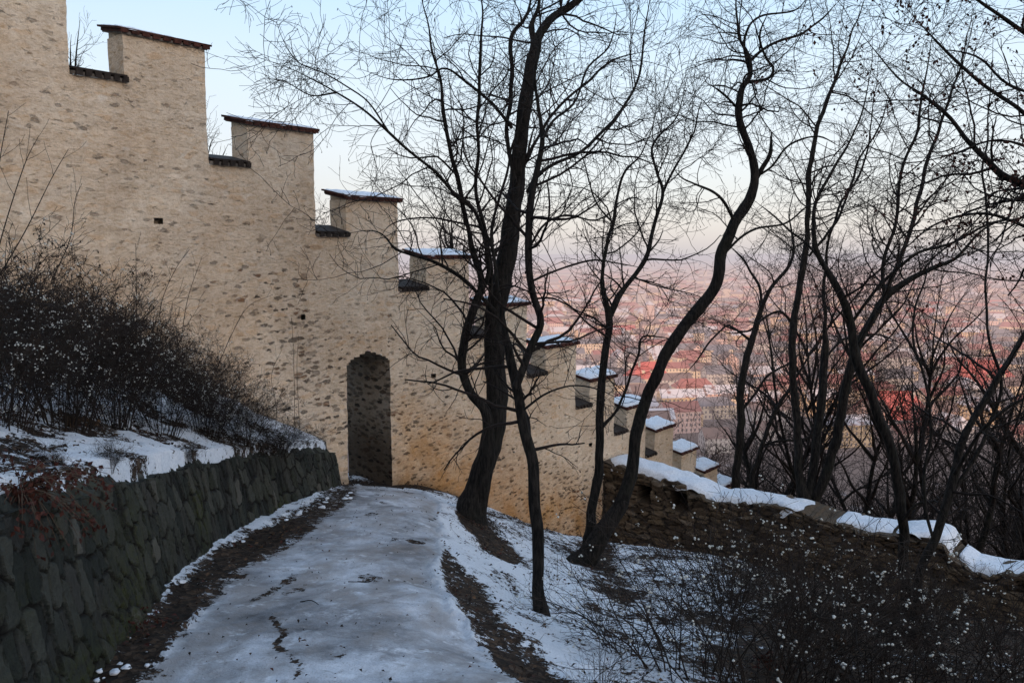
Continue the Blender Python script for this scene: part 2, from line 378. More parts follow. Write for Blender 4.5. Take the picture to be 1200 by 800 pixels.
for a in np.linspace(-60, 240, 13):
    x = 24 * math.cos(R(a)); y = 8 + 24 * math.sin(R(a)); Pp.append((x, y, float(hill(np.array(x), np.array(y)))))
f_path = tps(Pp)
# foot line of the retaining wall
def onplane(px, py):
    r = ray(px, py); Y = 1.6 / (-r[2] / r[1] - .165); return (r[0] / r[1] * Y, Y)
RL = [(-1.75, -4.0), (-1.85, 0.), (-1.95, 2.4)] + [onplane(*p) for p in [(122, 790), (195, 700), (258, 641), (325, 602), (372, 586)]]
RL += [(-2.60, 11.7), (-2.70, 12.2), (-2.83, 12.66)]
RL = np.array(RL)
def catmull(P, n_per=None, step=None, closed=False):
    P = np.asarray(P, float); Q = np.vstack([2 * P[0] - P[1], P, 2 * P[-1] - P[-2]]); out = []
    for i in range(len(P) - 1):
        p0, p1, p2, p3 = Q[i:i + 4]
        k = n_per or max(2, int(np.linalg.norm((p2 - p1)[:3]) / step))
        t = np.linspace(0, 1, k, endpoint=False)[:, None]
        out.append(.5 * ((2 * p1) + (-p0 + p2) * t + (2 * p0 - 5 * p1 + 4 * p2 - p3) * t ** 2 + (-p0 + 3 * p1 - 3 * p2 + p3) * t ** 3))
    out.append(P[-1:]); return np.vstack(out)
RLs = catmull(RL, step=.04)
def rtop(y): return f_pathc(y) + 1.05 - .055 * (y - 3.3)
def f_pathc(y): return np.interp(y, [-4, 0, 4, 5.6, 9.4, 12., 13.2], [-.65, -1.6, -2.24, -2.5, -3.12, -3.6, -3.9])
Pb = [(x - .05, y, float(rtop(y)) + .03) for x, y in RL[:-2]] + [tuple(wp(3.75, 0, -3.15)), tuple(wp(2.6, 0, -2.55)), tuple(wp(1.6, 0, -1.95)), tuple(wp(0, 0, -1.0)), tuple(wp(-2, 0, .3)), tuple(wp(-6, 0, 2.8)), (-4.2, 3, -.5), (-4.4, 5.6, -.95), (-4.6, 8, -1.35), (-6.5, 4, .3), (-6, 0, 1.2), (-4, -3, .9), (-9, 4, 1.9)]
for a in (150, 180, 210, 240):
    x = 24 * math.cos(R(a)); y = 8 + 24 * math.sin(R(a)); Pb.append((x, y, float(hill(np.array(x), np.array(y)))))
f_bank = tps(Pb)
def rline_x(y): return np.interp(y, RL[:, 1], RL[:, 0], right=RL[-1, 0])
def height(x, y):
    x = np.asarray(x, float); y = np.asarray(y, float)
    dw = (x - W0[0]) * WN[0] + (y - W0[1]) * WN[1]           # behind the castle wall
    sw = (x - W0[0]) * WD[0] + (y - W0[1]) * WD[1]
    left = ((x < rline_x(y) - .20) & (y < 12.66)) | ((sw < 3.45) & (y >= 12.6))
    near = np.where(left, f_bank(x, y), f_path(x, y))
    w = sm(17, 23, np.hypot(x, y - 8))
    return near * (1 - w) + hill(x, y) * w
def ground_hit(px, py):
    r = ray(px, py); Y = np.arange(1, 60, .02); P = Y[:, None] * (r / r[1]); h = height(P[:, 0], P[:, 1])
    i = np.argmax(P[:, 2] < h); return P[i] if P[i, 2] < h[i] else P[-1]
def dist_poly(px, py, poly):
    best = np.full(px.shape, 1e9)
    for (x0, y0, w0), (x1, y1, w1) in zip(poly[:-1], poly[1:]):
        dx, dy = x1 - x0, y1 - y0; t = np.clip(((px - x0) * dx + (py - y0) * dy) / (dx * dx + dy * dy + 1e-9), 0, 1)
        best = np.minimum(best, np.hypot(px - x0 - t * dx, py - y0 - t * dy) / (w0 + (w1 - w0) * t))
    return best   # 1 at the stroke's edge
def axis(c, lo, hi, d0, n):
    # spacing d0 at c growing outwards
    a = .5
    for _ in range(60):
        u0 = np.arcsinh((lo - c) / a); u1 = np.arcsinh((hi - c) / a)
        if a * (u1 - u0) / (n - 1) > d0: a *= .9
        else: a *= 1.08
    u = np.linspace(np.arcsinh((lo - c) / a), np.arcsinh((hi - c) / a), n); return c + a * np.sinh(u)
gx = axis(-1., -13, 17, .028, 520); gy = axis(5., -5, 28, .028, 560)
X, Y = np.meshgrid(gx, gy, indexing='ij'); Z = height(X, Y)
px, py = project(np.stack([X, Y, Z], -1))
snow = np.full(X.shape, .76); litter = np.zeros_like(X)
pathL = np.interp(Y, [-5, 0, 4, 5.7, 7.4, 9.4, 12, 13.4], [-1.5, -1.6, -1.95, -2.25, -2.3, -2.45, -2.5, -2.6])
pathR = np.interp(Y, [-5, 0, 4, 5.7, 7.4, 9.4, 11, 12.3, 13.4], [.2, .1, .0, -.45, -.70, -.90, -1.0, -1.5, -2.0])
wob = .12 * fbm(xy0(X, Y, 1.4), 4, 5) + .10 * fbm(xy0(X, Y, 6), 3, 6)
inp = sm(-.10, .12, X - pathL + wob) * sm(-.10, .12, pathR - X + wob) * (Y < 13.6)
right = (X > rline_x(Y) - .2)
def stroke(poly, soft=.5): return 1 - sm(1 - soft, 1 + soft, dist_poly(px, py, poly) + .28 * fbm(xy0(X, Y, 2.6), 4, 9))
snow = np.where(right, snow, .74)
snow = np.where(right & (inp > .3), .92, snow)
snow -= .42 * stroke([(522, 650, 6), (528, 668, 12), (548, 700, 18), (580, 748, 20), (625, 805, 34)])
snow -= .40 * stroke([(548, 588, 12), (545, 604, 9), (572, 632, 14), (600, 655, 8)])
snow -= .55 * stroke([(408, 578, 12), (345, 618, 16), (258, 668, 19), (203, 725, 24), (140, 800, 34)], .6) * right
snow -= .18 * stroke([(560, 606, 10), (640, 632, 12), (700, 650, 18)]) * right
snow -= .20 * stroke([(692, 650, 16), (730, 700, 14)]) * right
snow -= .07 * sm(-.2, .3, fbm(xy0(X, Y, 1.1), 4, 21)) * (X > pathR + .2)
snow -= .26 * sm(780, 930, px) * right
snow -= .13 * sm(660, 760, px) * right * (inp < .2)
snow -= .35 * sm(900, 1060, px) * right * sm(.5, .3, (py > 765) * 1.)
snow -= .6 * sm(2.3, 0.6, np.abs((X - W0[0]) * WN[0] + (Y - W0[1]) * WN[1]) / .35) * (right & (Y > 13.))   # bare strip at the wall foot
snow -= .55 * (1 - sm(.7, 1.3, dist_poly(px, py, [(318, 726, 3), (332, 742, 6), (322, 756, 4), (338, 768, 3), (350, 785, 5), (346, 805, 4)]) + 1.1 * fbm(xy0(X, Y, 9), 3, 71))) * right
snow -= .45 * (1 - sm(.6, 1.3, dist_poly(px, py, [(290, 703, 3), (322, 688, 3), (348, 672, 3)]) + .8 * fbm(xy0(X, Y, 9), 3, 72))) * right
snow -= .42 * sm(.34, .46, fbm(np.stack([X * 4.2, Y * 2.4, 0 * X], -1), 4, 73)) * (inp > .5)
snow -= .30 * sm(-.05, .26, fbm(np.stack([X * 2.2 - Y, Y * 2.2 + X, 0 * X], -1), 4, 74)) * (~right)
snow -= .16 * sm(.02, .30, fbm(np.stack([X * 1.9, Y * 1.9, 0 * X], -1), 5, 75)) * (right & (inp < .4))
snow -= .25 * sm(600, 540, py) * sm(395, 470, px) * right * (Y > 12)
snow = np.where(right, snow + (.13 - .08 * (inp > .4)) * fbm(np.stack([X * 2.0 + Y * .6, Y * 1.1, 0 * X], -1) * 2.2, 4, 61), snow)
# dark earth under the bushes on the bank
snow -= .18 * sm(-.05, .55, fbm(xy0(X, Y, .8), 3, 33)) * (~right) * sm(.2, 1.1, rline_x(Y) - X)
snow -= .28 * sm(1.8, 2.8, rline_x(Y) - X) * (~right)
ice = inp * right
Z = Z + .03 * fbm(xy0(X, Y, 2.2), 4, 2) * (1 - .75 * ice) + .022 * fbm(xy0(X, Y, 9), 3, 3) * (1 - .7 * ice) + .03 * ice * fbm(xy0(X, Y, 1.6), 4, 8) + .012 * ice * fbm(xy0(X, Y, 7), 3, 81)
Z += .035 * sm(.3, .7, snow + .25 * fbm(xy0(X, Y, 3.2), 4, 12)) * (~(inp > .5))
V = np.stack([X, Y, Z], -1).reshape(-1, 3)
g = link('ground', mesh('ground', V, grid_faces(len(gx), len(gy)), M['ground'], smooth=True, attr={'g': np.stack([snow.ravel(), ice.ravel(), litter.ravel()], -1)}))
tag(g, kind='structure')
ax_ = axis(0, -9000, 9000, 2.2, 420); ay_ = axis(10, -500, 9500, 2.2, 380)
X2, Y2 = np.meshgrid(ax_, ay_, indexing='ij'); Z2 = hill(X2, Y2)
ins = sm(0, 3, np.minimum(np.minimum(X2 + 12.5, 16.5 - X2), np.minimum(Y2 + 4.5, 27.5 - Y2)))
Z2 = Z2 + .5 * fbm(xy0(X2, Y2, .05), 3, 4) * (1 - ins) * sm(20, 60, np.hypot(X2, Y2)) - 4 * ins - .02
h = link('hillside', mesh('hillside', np.stack([X2, Y2, Z2], -1), grid_faces(len(ax_), len(ay_)), M['farground'], smooth=True)); tag(h, kind='structure')

# ------------------------------------------------------------------ castle wall
P_ = 1.713; CR = .62
mer_b = [-3 * P_, -2 * P_, -P_, 0] + [P_ * k for k in range(1, 7)] + [11.86, 13.32, 14.70, 16.10, 17.42, 18.6, 19.9, 21.2]
mer_z = [3.739 + .95 * 3, 3.739 + .95 * 2, 3.739 + .95, 3.739, 2.80, 1.88, .92, -.03, -.98, -1.95, -2.88, -3.73, -4.57, -5.44, -6.22, -7.0, -7.8, -8.6]
G = .04
q = lambda a: round(a / G) * G
segs = []   # (s0, s1, ztop, is_merlon)
for i in range(1, len(mer_b)):
    a0, b0 = mer_b[i - 1], mer_b[i]; c = a0 + CR * (b0 - a0) / P_
    segs.append((q(a0), q(c), q(mer_z[i] - .66), False)); segs.append((q(c), q(b0), q(mer_z[i] - .09), True))
S0, S1 = segs[0][0], segs[-1][1]
def wtop(s):
    r = np.full(s.shape, -99.)
    for a, b, z, m_ in segs: r = np.where((s > a) & (s < b), z, r)
    return r
DS0, DS1 = q(3.97), q(4.90)
def arch(s): return -1.65 - .19 * np.clip(np.abs((s - .5 * (DS0 + DS1)) / (.5 * (DS1 - DS0))), 0, 1) ** 1.6
def wall_disp(V):
    s, t, z = V[:, 0].copy(), V[:, 1].copy(), V[:, 2].copy(); fade = np.exp(-np.maximum(t, 0) / .12)
    wx_ = vn(np.stack([s * 2, z * 2, t], -1), 3) * .25; wz_ = vn(np.stack([s * 2, z * 2, t + 9], -1), 4) * .35
    d1, d2, idn = voro(s * 3.4 + wx_, z * 8.5 + wz_, 5)
    rel = sm(.02, .3, d2 - d1) * (.3 + .7 * idn)
    D = .035 * fbm(np.stack([s, z, t], -1) * .8, 3, 7) + .009 * rel + .016 * fbm(np.stack([s, z * 1.9, t], -1) * 5, 4, 8)
    V[:, 1] -= D * fade
    V[:, 0] += .022 * fbm(np.stack([s * .7 + 5, z * 3.1, t * 2.], -1), 4, 9); V[:, 2] += .012 * fbm(np.stack([s * 4, z, t], -1), 2, 10)
    return V
def ground_local(s, t=-.1):
    x = W0[0] + WD[0] * s + WN[0] * t; y = W0[1] + WD[1] * s + WN[1] * t; return height(x, y)
def wall_mask(V, extra=0.):
    s, t, z = V[:, 0], V[:, 1], V[:, 2]; gz = np.interp(s, gs_, gz_); hgt = z - gz
    ex = -.03 + .28 * sm(5.4, 3.0, hgt) + .22 * sm(2.9, 1.0, hgt) * sm(1, 3, s) + .16 * sm(2.4, 1.2, np.abs(s - 4.0)) * sm(3.2, 1.6, hgt)
    ex *= 1 - .35 * sm(.9, .2, hgt) * (s < 9)
    ex += .55 * np.exp(-((s - 3.3) / .75) ** 2 - ((hgt - 1.3) / .75) ** 2) + .2 * np.exp(-((s - 5.6) / .8) ** 2 - ((hgt - 1.2) / .9) ** 2)
    ex += .40 * np.exp(-((s - 10.2) / 1.2) ** 2 - ((hgt - .8) / .8) ** 2)
    st = sm(2.2, .4, hgt + .5 * fbm(np.stack([s, z, t], -1) * .9, 3, 31)) * sm(4.6, 5.3, s) * .95 + .18 * sm(5, 2, hgt)
    dk = sm(.22, .02, hgt) * .4  # shade painted along the wall foot
    return np.stack([ex + extra, st, dk], -1)
gs_ = np.linspace(S0, S1, 200); gz_ = ground_local(gs_)
ns = int(round((S1 - S0) / G)) + 1; zlo = q(-12.0); zhi = q(6.4); nz = int(round((zhi - zlo) / G)) + 1
ss = S0 + G * np.arange(ns); zz = zlo + G * np.arange(nz)
sc_, zc_ = np.meshgrid(ss[:-1] + G / 2, zz[:-1] + G / 2, indexing='ij')
gl = np.interp(sc_, gs_, gz_)
keep = (zc_ < wtop(sc_)) & (zc_ > gl - .5) & ~((sc_ > DS0) & (sc_ < DS1) & (zc_ < arch(sc_)))
for hx, hz in ((185, 259), (355, 371), (508, 440), (691, 521)):
    u_, z_ = hitplane(hx, hz, W0, WD); keep &= ~((np.abs(sc_ - u_) < .055) & (np.abs(zc_ - z_) < .05))
Sg, Zg = np.meshgrid(ss, zz, indexing='ij')
parts = []; faces = []; extra = []; off = 0
V, Q_, _ = compact(np.stack([Sg, 0 * Sg, Zg], -1).reshape(-1, 3), grid_faces(ns, nz, keep, flip=False))
parts.append(V); faces.append(Q_); extra.append(np.zeros(len(V))); off = len(V)
def add_side(s, z0, z1, t1, n_t=12, ex=0., flip=False):
    global off
    tt = np.linspace(0, t1, n_t); n_z = int(round((z1 - z0) / G)) + 1; z_ = np.linspace(z0, z1, n_z)
    T, Zs = np.meshgrid(tt, z_, indexing='ij'); V = np.stack([T * 0 + s, T, Zs], -1).reshape(-1, 3)
    parts.append(V); faces.append(grid_faces(n_t, n_z, flip=flip) + off); extra.append(np.full(len(V), ex)); off += len(V)
for i, (a, b, z, mr) in enumerate(segs):
    if mr:
        zl = segs[i - 1][2]; zr = segs[i + 1][2] if i + 1 < len(segs) else z - 1.5
        add_side(a, zl, z, .43, ex=.02); add_side(b, zr, z, .43, ex=.02)
for s_ in (DS0, DS1): add_side(s_, q(-4.6), q(-1.83), 1.2, 30, ex=.30)
# soffit
tt = np.linspace(0, 1.2, 24); sd = np.linspace(DS0, DS1, 24); T, Sd = np.meshgrid(tt, sd, indexing='ij')
parts.append(np.stack([Sd, T, arch(Sd)], -1).reshape(-1, 3)); faces.append(grid_faces(24, 24) + off); extra.append(np.full(24 * 24, .25)); off += 576
V = np.concatenate(parts); ex_ = np.concatenate(extra); mk = wall_mask(V); mk[:, 0] += ex_ * 2.2
ind = ex_ > .1; mk[ind, 1] = 0; mk[ind, 2] = .60 + .34 * sm(-2.6, -3.6, V[ind, 2])  # doorway reveals and soffit painted darker, standing in for shade
V = wall_disp(V)
# plain body behind the faced front
mbx = MB()
for a, b, z, mr in segs:
    bz = z - 3. if b < DS0 - .05 or a > DS1 + .05 else -1.58
    mbx.box(((a + b) / 2, .285, (z - .03 + bz) / 2), ((b - a) / 2 - (.035 if mr else -.03), .145, (z - .03 - bz) / 2))
for a, b in ((S0, DS0 - .04), (DS1 + .04, S1)):
    n_ = max(1, int((b - a) / .8)); e = np.linspace(a, b, n_ + 1)
    for s0, s1 in zip(e[:-1], e[1:]):
        zt = float(np.min(wtop(np.array([s0 + .01, s1 - .01])))) - 1.2; zb = float(np.interp((s0 + s1) / 2, gs_, gz_)) - 1.5
        mbx.box(((s0 + s1) / 2, .69, (zt + zb) / 2), ((s1 - s0) / 2 + .001, .53, max(.2, (zt - zb) / 2)))
mbx.box(((DS0 + DS1) / 2, .69, -1.25), ((DS1 - DS0) / 2 + .05, .52, .36))
# wedges that carry the sloping copings
for a, b, z, mr in segs:
    if mr:
        W = np.array([[a + .01, .02, z - .02], [b - .01, .02, z - .02], [a + .01, .43, z - .02], [b - .01, .43, z - .02], [a + .01, .43, z + .16], [b - .01, .43, z + .16]])
        mbx.add(W, Q=[[0, 1, 5, 4], [2, 4, 5, 3], [0, 2, 3, 1]], T=[[0, 4, 2], [1, 3, 5]])
bv = np.concatenate(mbx.v); bq = np.concatenate(mbx.q) + off; bt = np.concatenate(mbx.t) + off
mk = np.concatenate([mk, np.tile([.12, 0, 0], (len(bv), 1))]); V = np.concatenate([V, bv])
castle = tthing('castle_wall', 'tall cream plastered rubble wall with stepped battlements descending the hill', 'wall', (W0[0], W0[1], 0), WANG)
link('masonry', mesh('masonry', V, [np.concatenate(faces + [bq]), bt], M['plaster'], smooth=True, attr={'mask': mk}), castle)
def snow_slab(name, s0, s1, t0, t1, zf, slope, th, seed, parent):
    nu = max(8, int((s1 - s0) / .025)); nv = 18
    U, T = np.meshgrid(np.linspace(0, 1, nu), np.linspace(0, 1, nv), indexing='ij')
    e = np.minimum(np.minimum(U, 1 - U) * (s1 - s0), np.minimum(T, 1 - T) * (t1 - t0)) / .06
    hgt = th * np.sqrt(np.clip(e, 0, 1)) * (.75 + .5 * fbm(np.stack([U * 9, T * 4, U * 0 + seed], -1), 3, 1)) - .012
    s_ = s0 + U * (s1 - s0); t_ = t0 + T * (t1 - t0) + .03 * fbm(np.stack([U * 12, U * 0 + seed, T], -1), 3, 2) * (T < .5)
    return link(name, mesh(name, np.stack([s_, t_, zf + (t_ - t0) * slope + hgt], -1), grid_faces(nu, nv), M['snow'], smooth=True), parent)
SL = .20; ca = math.atan(SL)
axr = np.array([[1, 0, 0], [0, math.cos(ca), math.sin(ca)], [0, -math.sin(ca), math.cos(ca)]])
for i, (a, b, z, mr) in enumerate(segs):
    if b < -1.0 or (a > 20): pass
    mb = MB()
    if mr:
        zf = z + .0
        t0, t1 = -.075, .52; L = (t1 - t0) / math.cos(ca)
        cy_, cz_ = (t0 + t1) / 2, zf + ((t1 - t0) / 2 - .075) * SL
        mb.box(((a + b) / 2, cy_ + .02, cz_ + .012), ((b - a) / 2 + .03, L / 2 - .02, .017), 1, axr)
        nb_ = int((b - a + .14) / .125)
        for j in range(nb_):
            sx_ = a - .07 + (j + .5) * (b - a + .14) / nb_
            mb.box((sx_, cy_, cz_ + .028 + rng.normal(0, .002)), (.047, L / 2 + rng.normal(0, .004), .022), 0, axr, .002)
        mb.box(((a + b) / 2, cy_ + .02, cz_ + .062), ((b - a) / 2 + .085, L / 2, .013), 0, axr, .002)
        cp = link('coping', mb.mesh('coping', [M['tile'], M['tilemortar']]), castle)
        snow_slab('snow_cover', a - .07, b + .07, t0 + .03, t1 + .02, zf + .056, SL, .045 if i < 18 else .085, i, cp)
    else:
        sl2 = .22; c2 = math.atan(sl2); ax2 = np.array([[1, 0, 0], [0, math.cos(c2), math.sin(c2)], [0, -math.sin(c2), math.cos(c2)]])
        t0, t1 = -.07, .46; L = (t1 - t0) / math.cos(c2); cy_ = (t0 + t1) / 2; cz_ = z + .03 + .05
        mb.box(((a + b) / 2 + .02, cy_ + .02, cz_ - .012), ((b - a) / 2 + .01, L / 2 - .02, .022), 1, ax2)
        n_ = int((b - a) / .105)
        for j in range(n_):
            sx_ = a + .02 + (j + .5) * (b - a + .02) / n_
            mb.box((sx_, cy_, cz_ + .005 + rng.normal(0, .003)), (.036, L / 2 + rng.normal(0, .006), .033), 0, ax2, .003)
        mb.box(((a + b) / 2 + .01, cy_ + .01, cz_ + .046), ((b - a) / 2, L / 2 - .01, .010), 0, ax2, .002)
        cp = link('sill', mb.mesh('sill', [M['darktile'], M['tilemortar']]), castle)
        snow_slab('snow_cover', a + .03, b - .05, t0 + .12, t1 - .02, cz_ + .046 - .04, sl2, .018, i, cp)

# ------------------------------------------------------------------ ruined side wall
RANG = math.atan2(RD[1], RD[0])
prof = [hitplane(x, y, R0, RD) for x, y in [(712, 540), (770, 556), (815, 572), (835, 583), (860, 585), (900, 590), (940, 598), (965, 606), (1010, 618), (1050, 622), (1085, 623), (1108, 632), (1116, 645), (1140, 664), (1170, 672), (1200, 672)]]
pu = np.array([p[0] for p in prof]); pz = np.array([p[1] for p in prof]); pu[0] = .0
pu = np.r_[pu, pu[-1] + 1.5, pu[-1] + 4]; pz = np.r_[pz, pz[-1] - .4, pz[-1] - 1.6]
def rtopz(u): return np.interp(u, pu, pz)
uu = np.arange(0, pu[-1], .045); nv = 84
def ruin_top(u):
    d1, d2, idn = voro(u * 2.6, u * 0 + 3.3, 12); return rtopz(u) - .03 + .11 * (idn - .5) + .03 * vn(np.stack([u * 9, u * 0, u * 0], -1), 5)
gzr = np.array([float(height(R0[0] + RD[0] * u + WD[0] * -.1, R0[1] + RD[1] * u + WD[1] * -.1)) for u in uu]) - .6
tz = ruin_top(uu); Kf = np.linspace(0, 1, nv)
U = np.repeat(uu[:, None], nv, 1); Zr = gzr[:, None] + (tz - gzr)[:, None] * Kf[None]
wz_ = vn(np.stack([U * 1.5, Zr * 1.5, 0 * U], -1), 3) * .8; d1, d2, idn = voro(U * 2.9 + .4 * wz_, Zr * 9 + wz_, 8)
D = .055 * sm(.02, .22, d2 - d1) + .05 * idn + .07 * fbm(np.stack([U, Zr, 0 * U], -1) * 1.1, 3, 4) + .03 * fbm(np.stack([U, Zr * 2, 0 * U], -1) * 7, 3, 5)
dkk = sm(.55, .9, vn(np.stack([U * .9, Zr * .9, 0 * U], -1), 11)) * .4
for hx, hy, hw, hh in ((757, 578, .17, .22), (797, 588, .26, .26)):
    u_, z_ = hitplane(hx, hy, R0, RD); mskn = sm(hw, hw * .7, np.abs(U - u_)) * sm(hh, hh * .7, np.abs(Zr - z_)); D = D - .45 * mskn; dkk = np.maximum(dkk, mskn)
D += .08 * sm(.35, .0, (tz[:, None] - Zr))
Vf = np.stack([U, -D, Zr], -1)
nt_ = 14; Tt = np.linspace(0, 1, nt_)
yb = -D[:, -1][:, None] + (.75 + D[:, -1][:, None]) * Tt[None]
Vt = np.stack([np.repeat(uu[:, None], nt_, 1), yb, tz[:, None] + .05 * fbm(np.stack([np.repeat(uu[:, None], nt_, 1) * 4, yb * 4, yb * 0], -1), 3, 6) * np.minimum(Tt, .5)[None] * 2], -1)
Vb = Vt[:, -1:, :].repeat(2, 1); Vb[:, 1, 2] = gzr - 1.5
o1 = Vf.reshape(-1, 3); o2 = Vt.reshape(-1, 3); o3 = Vb.reshape(-1, 3)
dd = np.concatenate([np.stack([idn.ravel(), (d2 - d1).ravel(), dkk.ravel()], -1), np.tile([.4, .3, 0], (len(o2) + len(o3), 1))])
ruin = tthing('ruined_wall', 'low ruined brown rubble wall under thick snow joining the foot of the cream wall', 'wall', (R0[0], R0[1], 0), RANG)
link('masonry', mesh('ruin_masonry', np.concatenate([o1, o2, o3]), [np.concatenate([grid_faces(len(uu), nv), grid_faces(len(uu), nt_) + len(o1), grid_faces(len(uu), 2) + len(o1) + len(o2)])], M['rubble'], attr={'st': dd}), ruin)
# snow lying along its top, hanging a little over the front
def snow_ridge(u0, u1, seed, th=.13, front=-.10, back=.80, gap=0.):
    u = np.arange(u0, u1, .03); n_ = 26; T = np.linspace(0, 1, n_)[None]
    e = np.minimum(u - u0, u1 - u) / .25; e = np.sqrt(np.clip(e, 0, 1))[:, None]
    fr = front + .10 * fbm(np.stack([u * 2.2, u * 0 + seed, u * 0], -1), 4, 14)[:, None] + (1 - e) * .15
    t_ = fr + (back - fr) * T
    zb = rtopz(u)[:, None] - .02
    dome = np.clip(1 - np.abs(2 * T - 1) ** 3.0, 0, 1) ** .5
    lump = .85 + .75 * fbm(np.stack([u[:, None] * 2.6 + 0 * T, t_ * 3, 0 * t_ + seed], -1), 4, 15)
    drip = -.16 * np.clip(1 - T / .10, 0, 1) * (.6 + .8 * vn(np.stack([u * 5, u * 0, u * 0 + seed], -1), 16)[:, None])
    z_ = zb + th * e * dome * lump + drip - gap * (1 - dome)
    o = link('snow_cover', mesh('snow_ridge', np.stack([u[:, None] + 0 * T, t_, z_], -1), grid_faces(len(u), n_), M['snow'], smooth=True), ruin)
uq = lambda x, y=600: hitplane(x, y, R0, RD)[0]
snow_ridge(.03, uq(852), 1, .11); snow_ridge(uq(832), uq(945), 2, .115); snow_ridge(uq(978), uq(1048), 3, .09); snow_ridge(uq(1050), uq(1121), 4, .10); snow_ridge(uq(1126), uq(1240), 5, .10)

# ------------------------------------------------------------------ dry stone retaining wall
Tn = np.gradient(RLs, axis=0); Tn /= np.linalg.norm(Tn, axis=1)[:, None]; Nn = np.stack([Tn[:, 1], -Tn[:, 0]], -1)
arc = np.r_[0, np.cumsum(np.linalg.norm(np.diff(RLs, axis=0), axis=1))]
ua = np.arange(0, arc[-1], .016); bx_ = np.interp(ua, arc, RLs[:, 0]); by_ = np.interp(ua, arc, RLs[:, 1]); nx_ = np.interp(ua, arc, Nn[:, 0]); ny_ = np.interp(ua, arc, Nn[:, 1])
zt_ = rtop(by_) + .02 * vn(np.stack([ua * 1.7, 0 * ua, 0 * ua], -1), 3) + .02 * vn(np.stack([ua * 7, 0 * ua, 0 * ua], -1), 4)
zb_ = f_path(bx_ + .1, by_) - .25
nf = 76; nt2 = 20
kf = np.linspace(0, 1, nf)
Uf = np.repeat(ua[:, None], nf + nt2, 1)
hgt_ = (zt_ - zb_)[:, None]
Zf = np.concatenate([zb_[:, None] + hgt_ * kf[None], np.repeat(zt_[:, None], nt2, 1)], 1)
In = np.concatenate([.14 * np.repeat(kf[None], len(ua), 0) ** 1.2, .14 + .42 * np.repeat(np.linspace(.03, 1, nt2)[None], len(ua), 0)], 1)
wv = Zf - .55 * In
sl_u = Uf * 8.0 + (Zf - zb_[:, None]) * 1.9 + .5 * vn(np.stack([Uf * 1.7, Zf * 1.7, In], -1), 6); sl_v = (Zf - In) * 4.9 + .5 * vn(np.stack([Uf * 1.9, Zf * 1.9, In], -1), 7)
d1, d2, idn = voro(sl_u, sl_v, 20)
e_ = np.clip(d2 - d1, 0, 1)
D = .026 * sm(0, .12, e_) + .025 * (idn - .5) + .03 * (sl_u - np.floor(sl_u) - .5) * (idn - .5) + .05 * fbm(np.stack([Uf, Zf, In], -1) * 1.2, 3, 9) + .018 * fbm(np.stack([Uf * 1., Zf * .6, In], -1) * 11, 3, 10)
D += .010 * fbm(np.stack([Uf, Zf * .6, In], -1) * 9, 4, 10)
oz = np.concatenate([np.zeros((len(ua), nf)), np.ones((len(ua), nt2))], 1); oz[:, nf - 3:nf + 3] = .5
Xf = bx_[:, None] + nx_[:, None] * (-In + D * (1 - .8 * (oz > .9))); Yf = by_[:, None] + ny_[:, None] * (-In + D * (1 - .8 * (oz > .9))); Zf2 = Zf + D * oz * .8 - .05 * (oz == .5) - .10 * sm(.35, .56, In)
moss = sm(.1, .6, fbm(np.stack([Uf, Zf, In], -1) * .9, 3, 77))
rw = link('retaining_wall', mesh('retaining_wall', np.stack([Xf, Yf, Zf2], -1), grid_faces(len(ua), nf + nt2), M['fieldstone'], smooth=False, attr={'st': np.stack([idn.ravel(), e_.ravel(), moss.ravel()], -1)}))
tag(rw, kind='thing'); tag(rw, 'low dark mossy fieldstone retaining wall along the left side of the icy path', 'wall')
# ------------------------------------------------------------------ tubes and growth
def tubes(P, Rr, sides, rough=0., seed=0):
    P = np.asarray(P, float); n, k, _ = P.shape
    T = np.gradient(P, axis=1); T /= np.linalg.norm(T, axis=2)[..., None] + 1e-9
    mt = np.abs(T.mean(1)); ref = np.zeros((n, 3)); ref[np.arange(n), np.argmin(mt, 1)] = 1
    A = np.cross(T, ref[:, None]); A /= np.linalg.norm(A, axis=2)[..., None] + 1e-9; B = np.cross(T, A)
    th = np.arange(sides) * 2 * math.pi / sides
    rr = Rr[:, :, None] * np.ones(sides)
    V = P[:, :, None] + (A[:, :, None] * np.cos(th)[:, None] + B[:, :, None] * np.sin(th)[:, None]) * rr[..., None]
    if rough: 
        nn = fbm(V * np.array([16, 16, 4.]), 3, seed) + .6 * fbm(V * 3.5, 2, seed + 3)
        V = V + (V - P[:, :, None]) * (rough * nn)[..., None]
    i, j, c = np.meshgrid(np.arange(n), np.arange(k - 1), np.arange(sides), indexing='ij')
    b = (i * k + j) * sides; d = (c + 1) % sides
    Q = np.stack([b + c, b + d, b + d + sides, b + c + sides], -1).reshape(-1, 4)
    return V.reshape(-1, 3), Q
def resample(P, Rr, step):
    L = np.r_[0, np.cumsum(np.linalg.norm(np.diff(P, axis=0), axis=1))]; n = max(4, int(L[-1] / step) + 1); t = np.linspace(0, L[-1], n)
    return np.stack([np.interp(t, L, P[:, i]) for i in range(3)], -1), np.interp(t, L, Rr)
def join(lst):
    V = []; Q = []; o = 0
    for v, f in lst:
        V.append(v); Q.append(f + o); o += len(v)
    return np.concatenate(V), np.concatenate(Q)
def unit(v): return v / (np.linalg.norm(v, axis=-1)[..., None] + 1e-9)
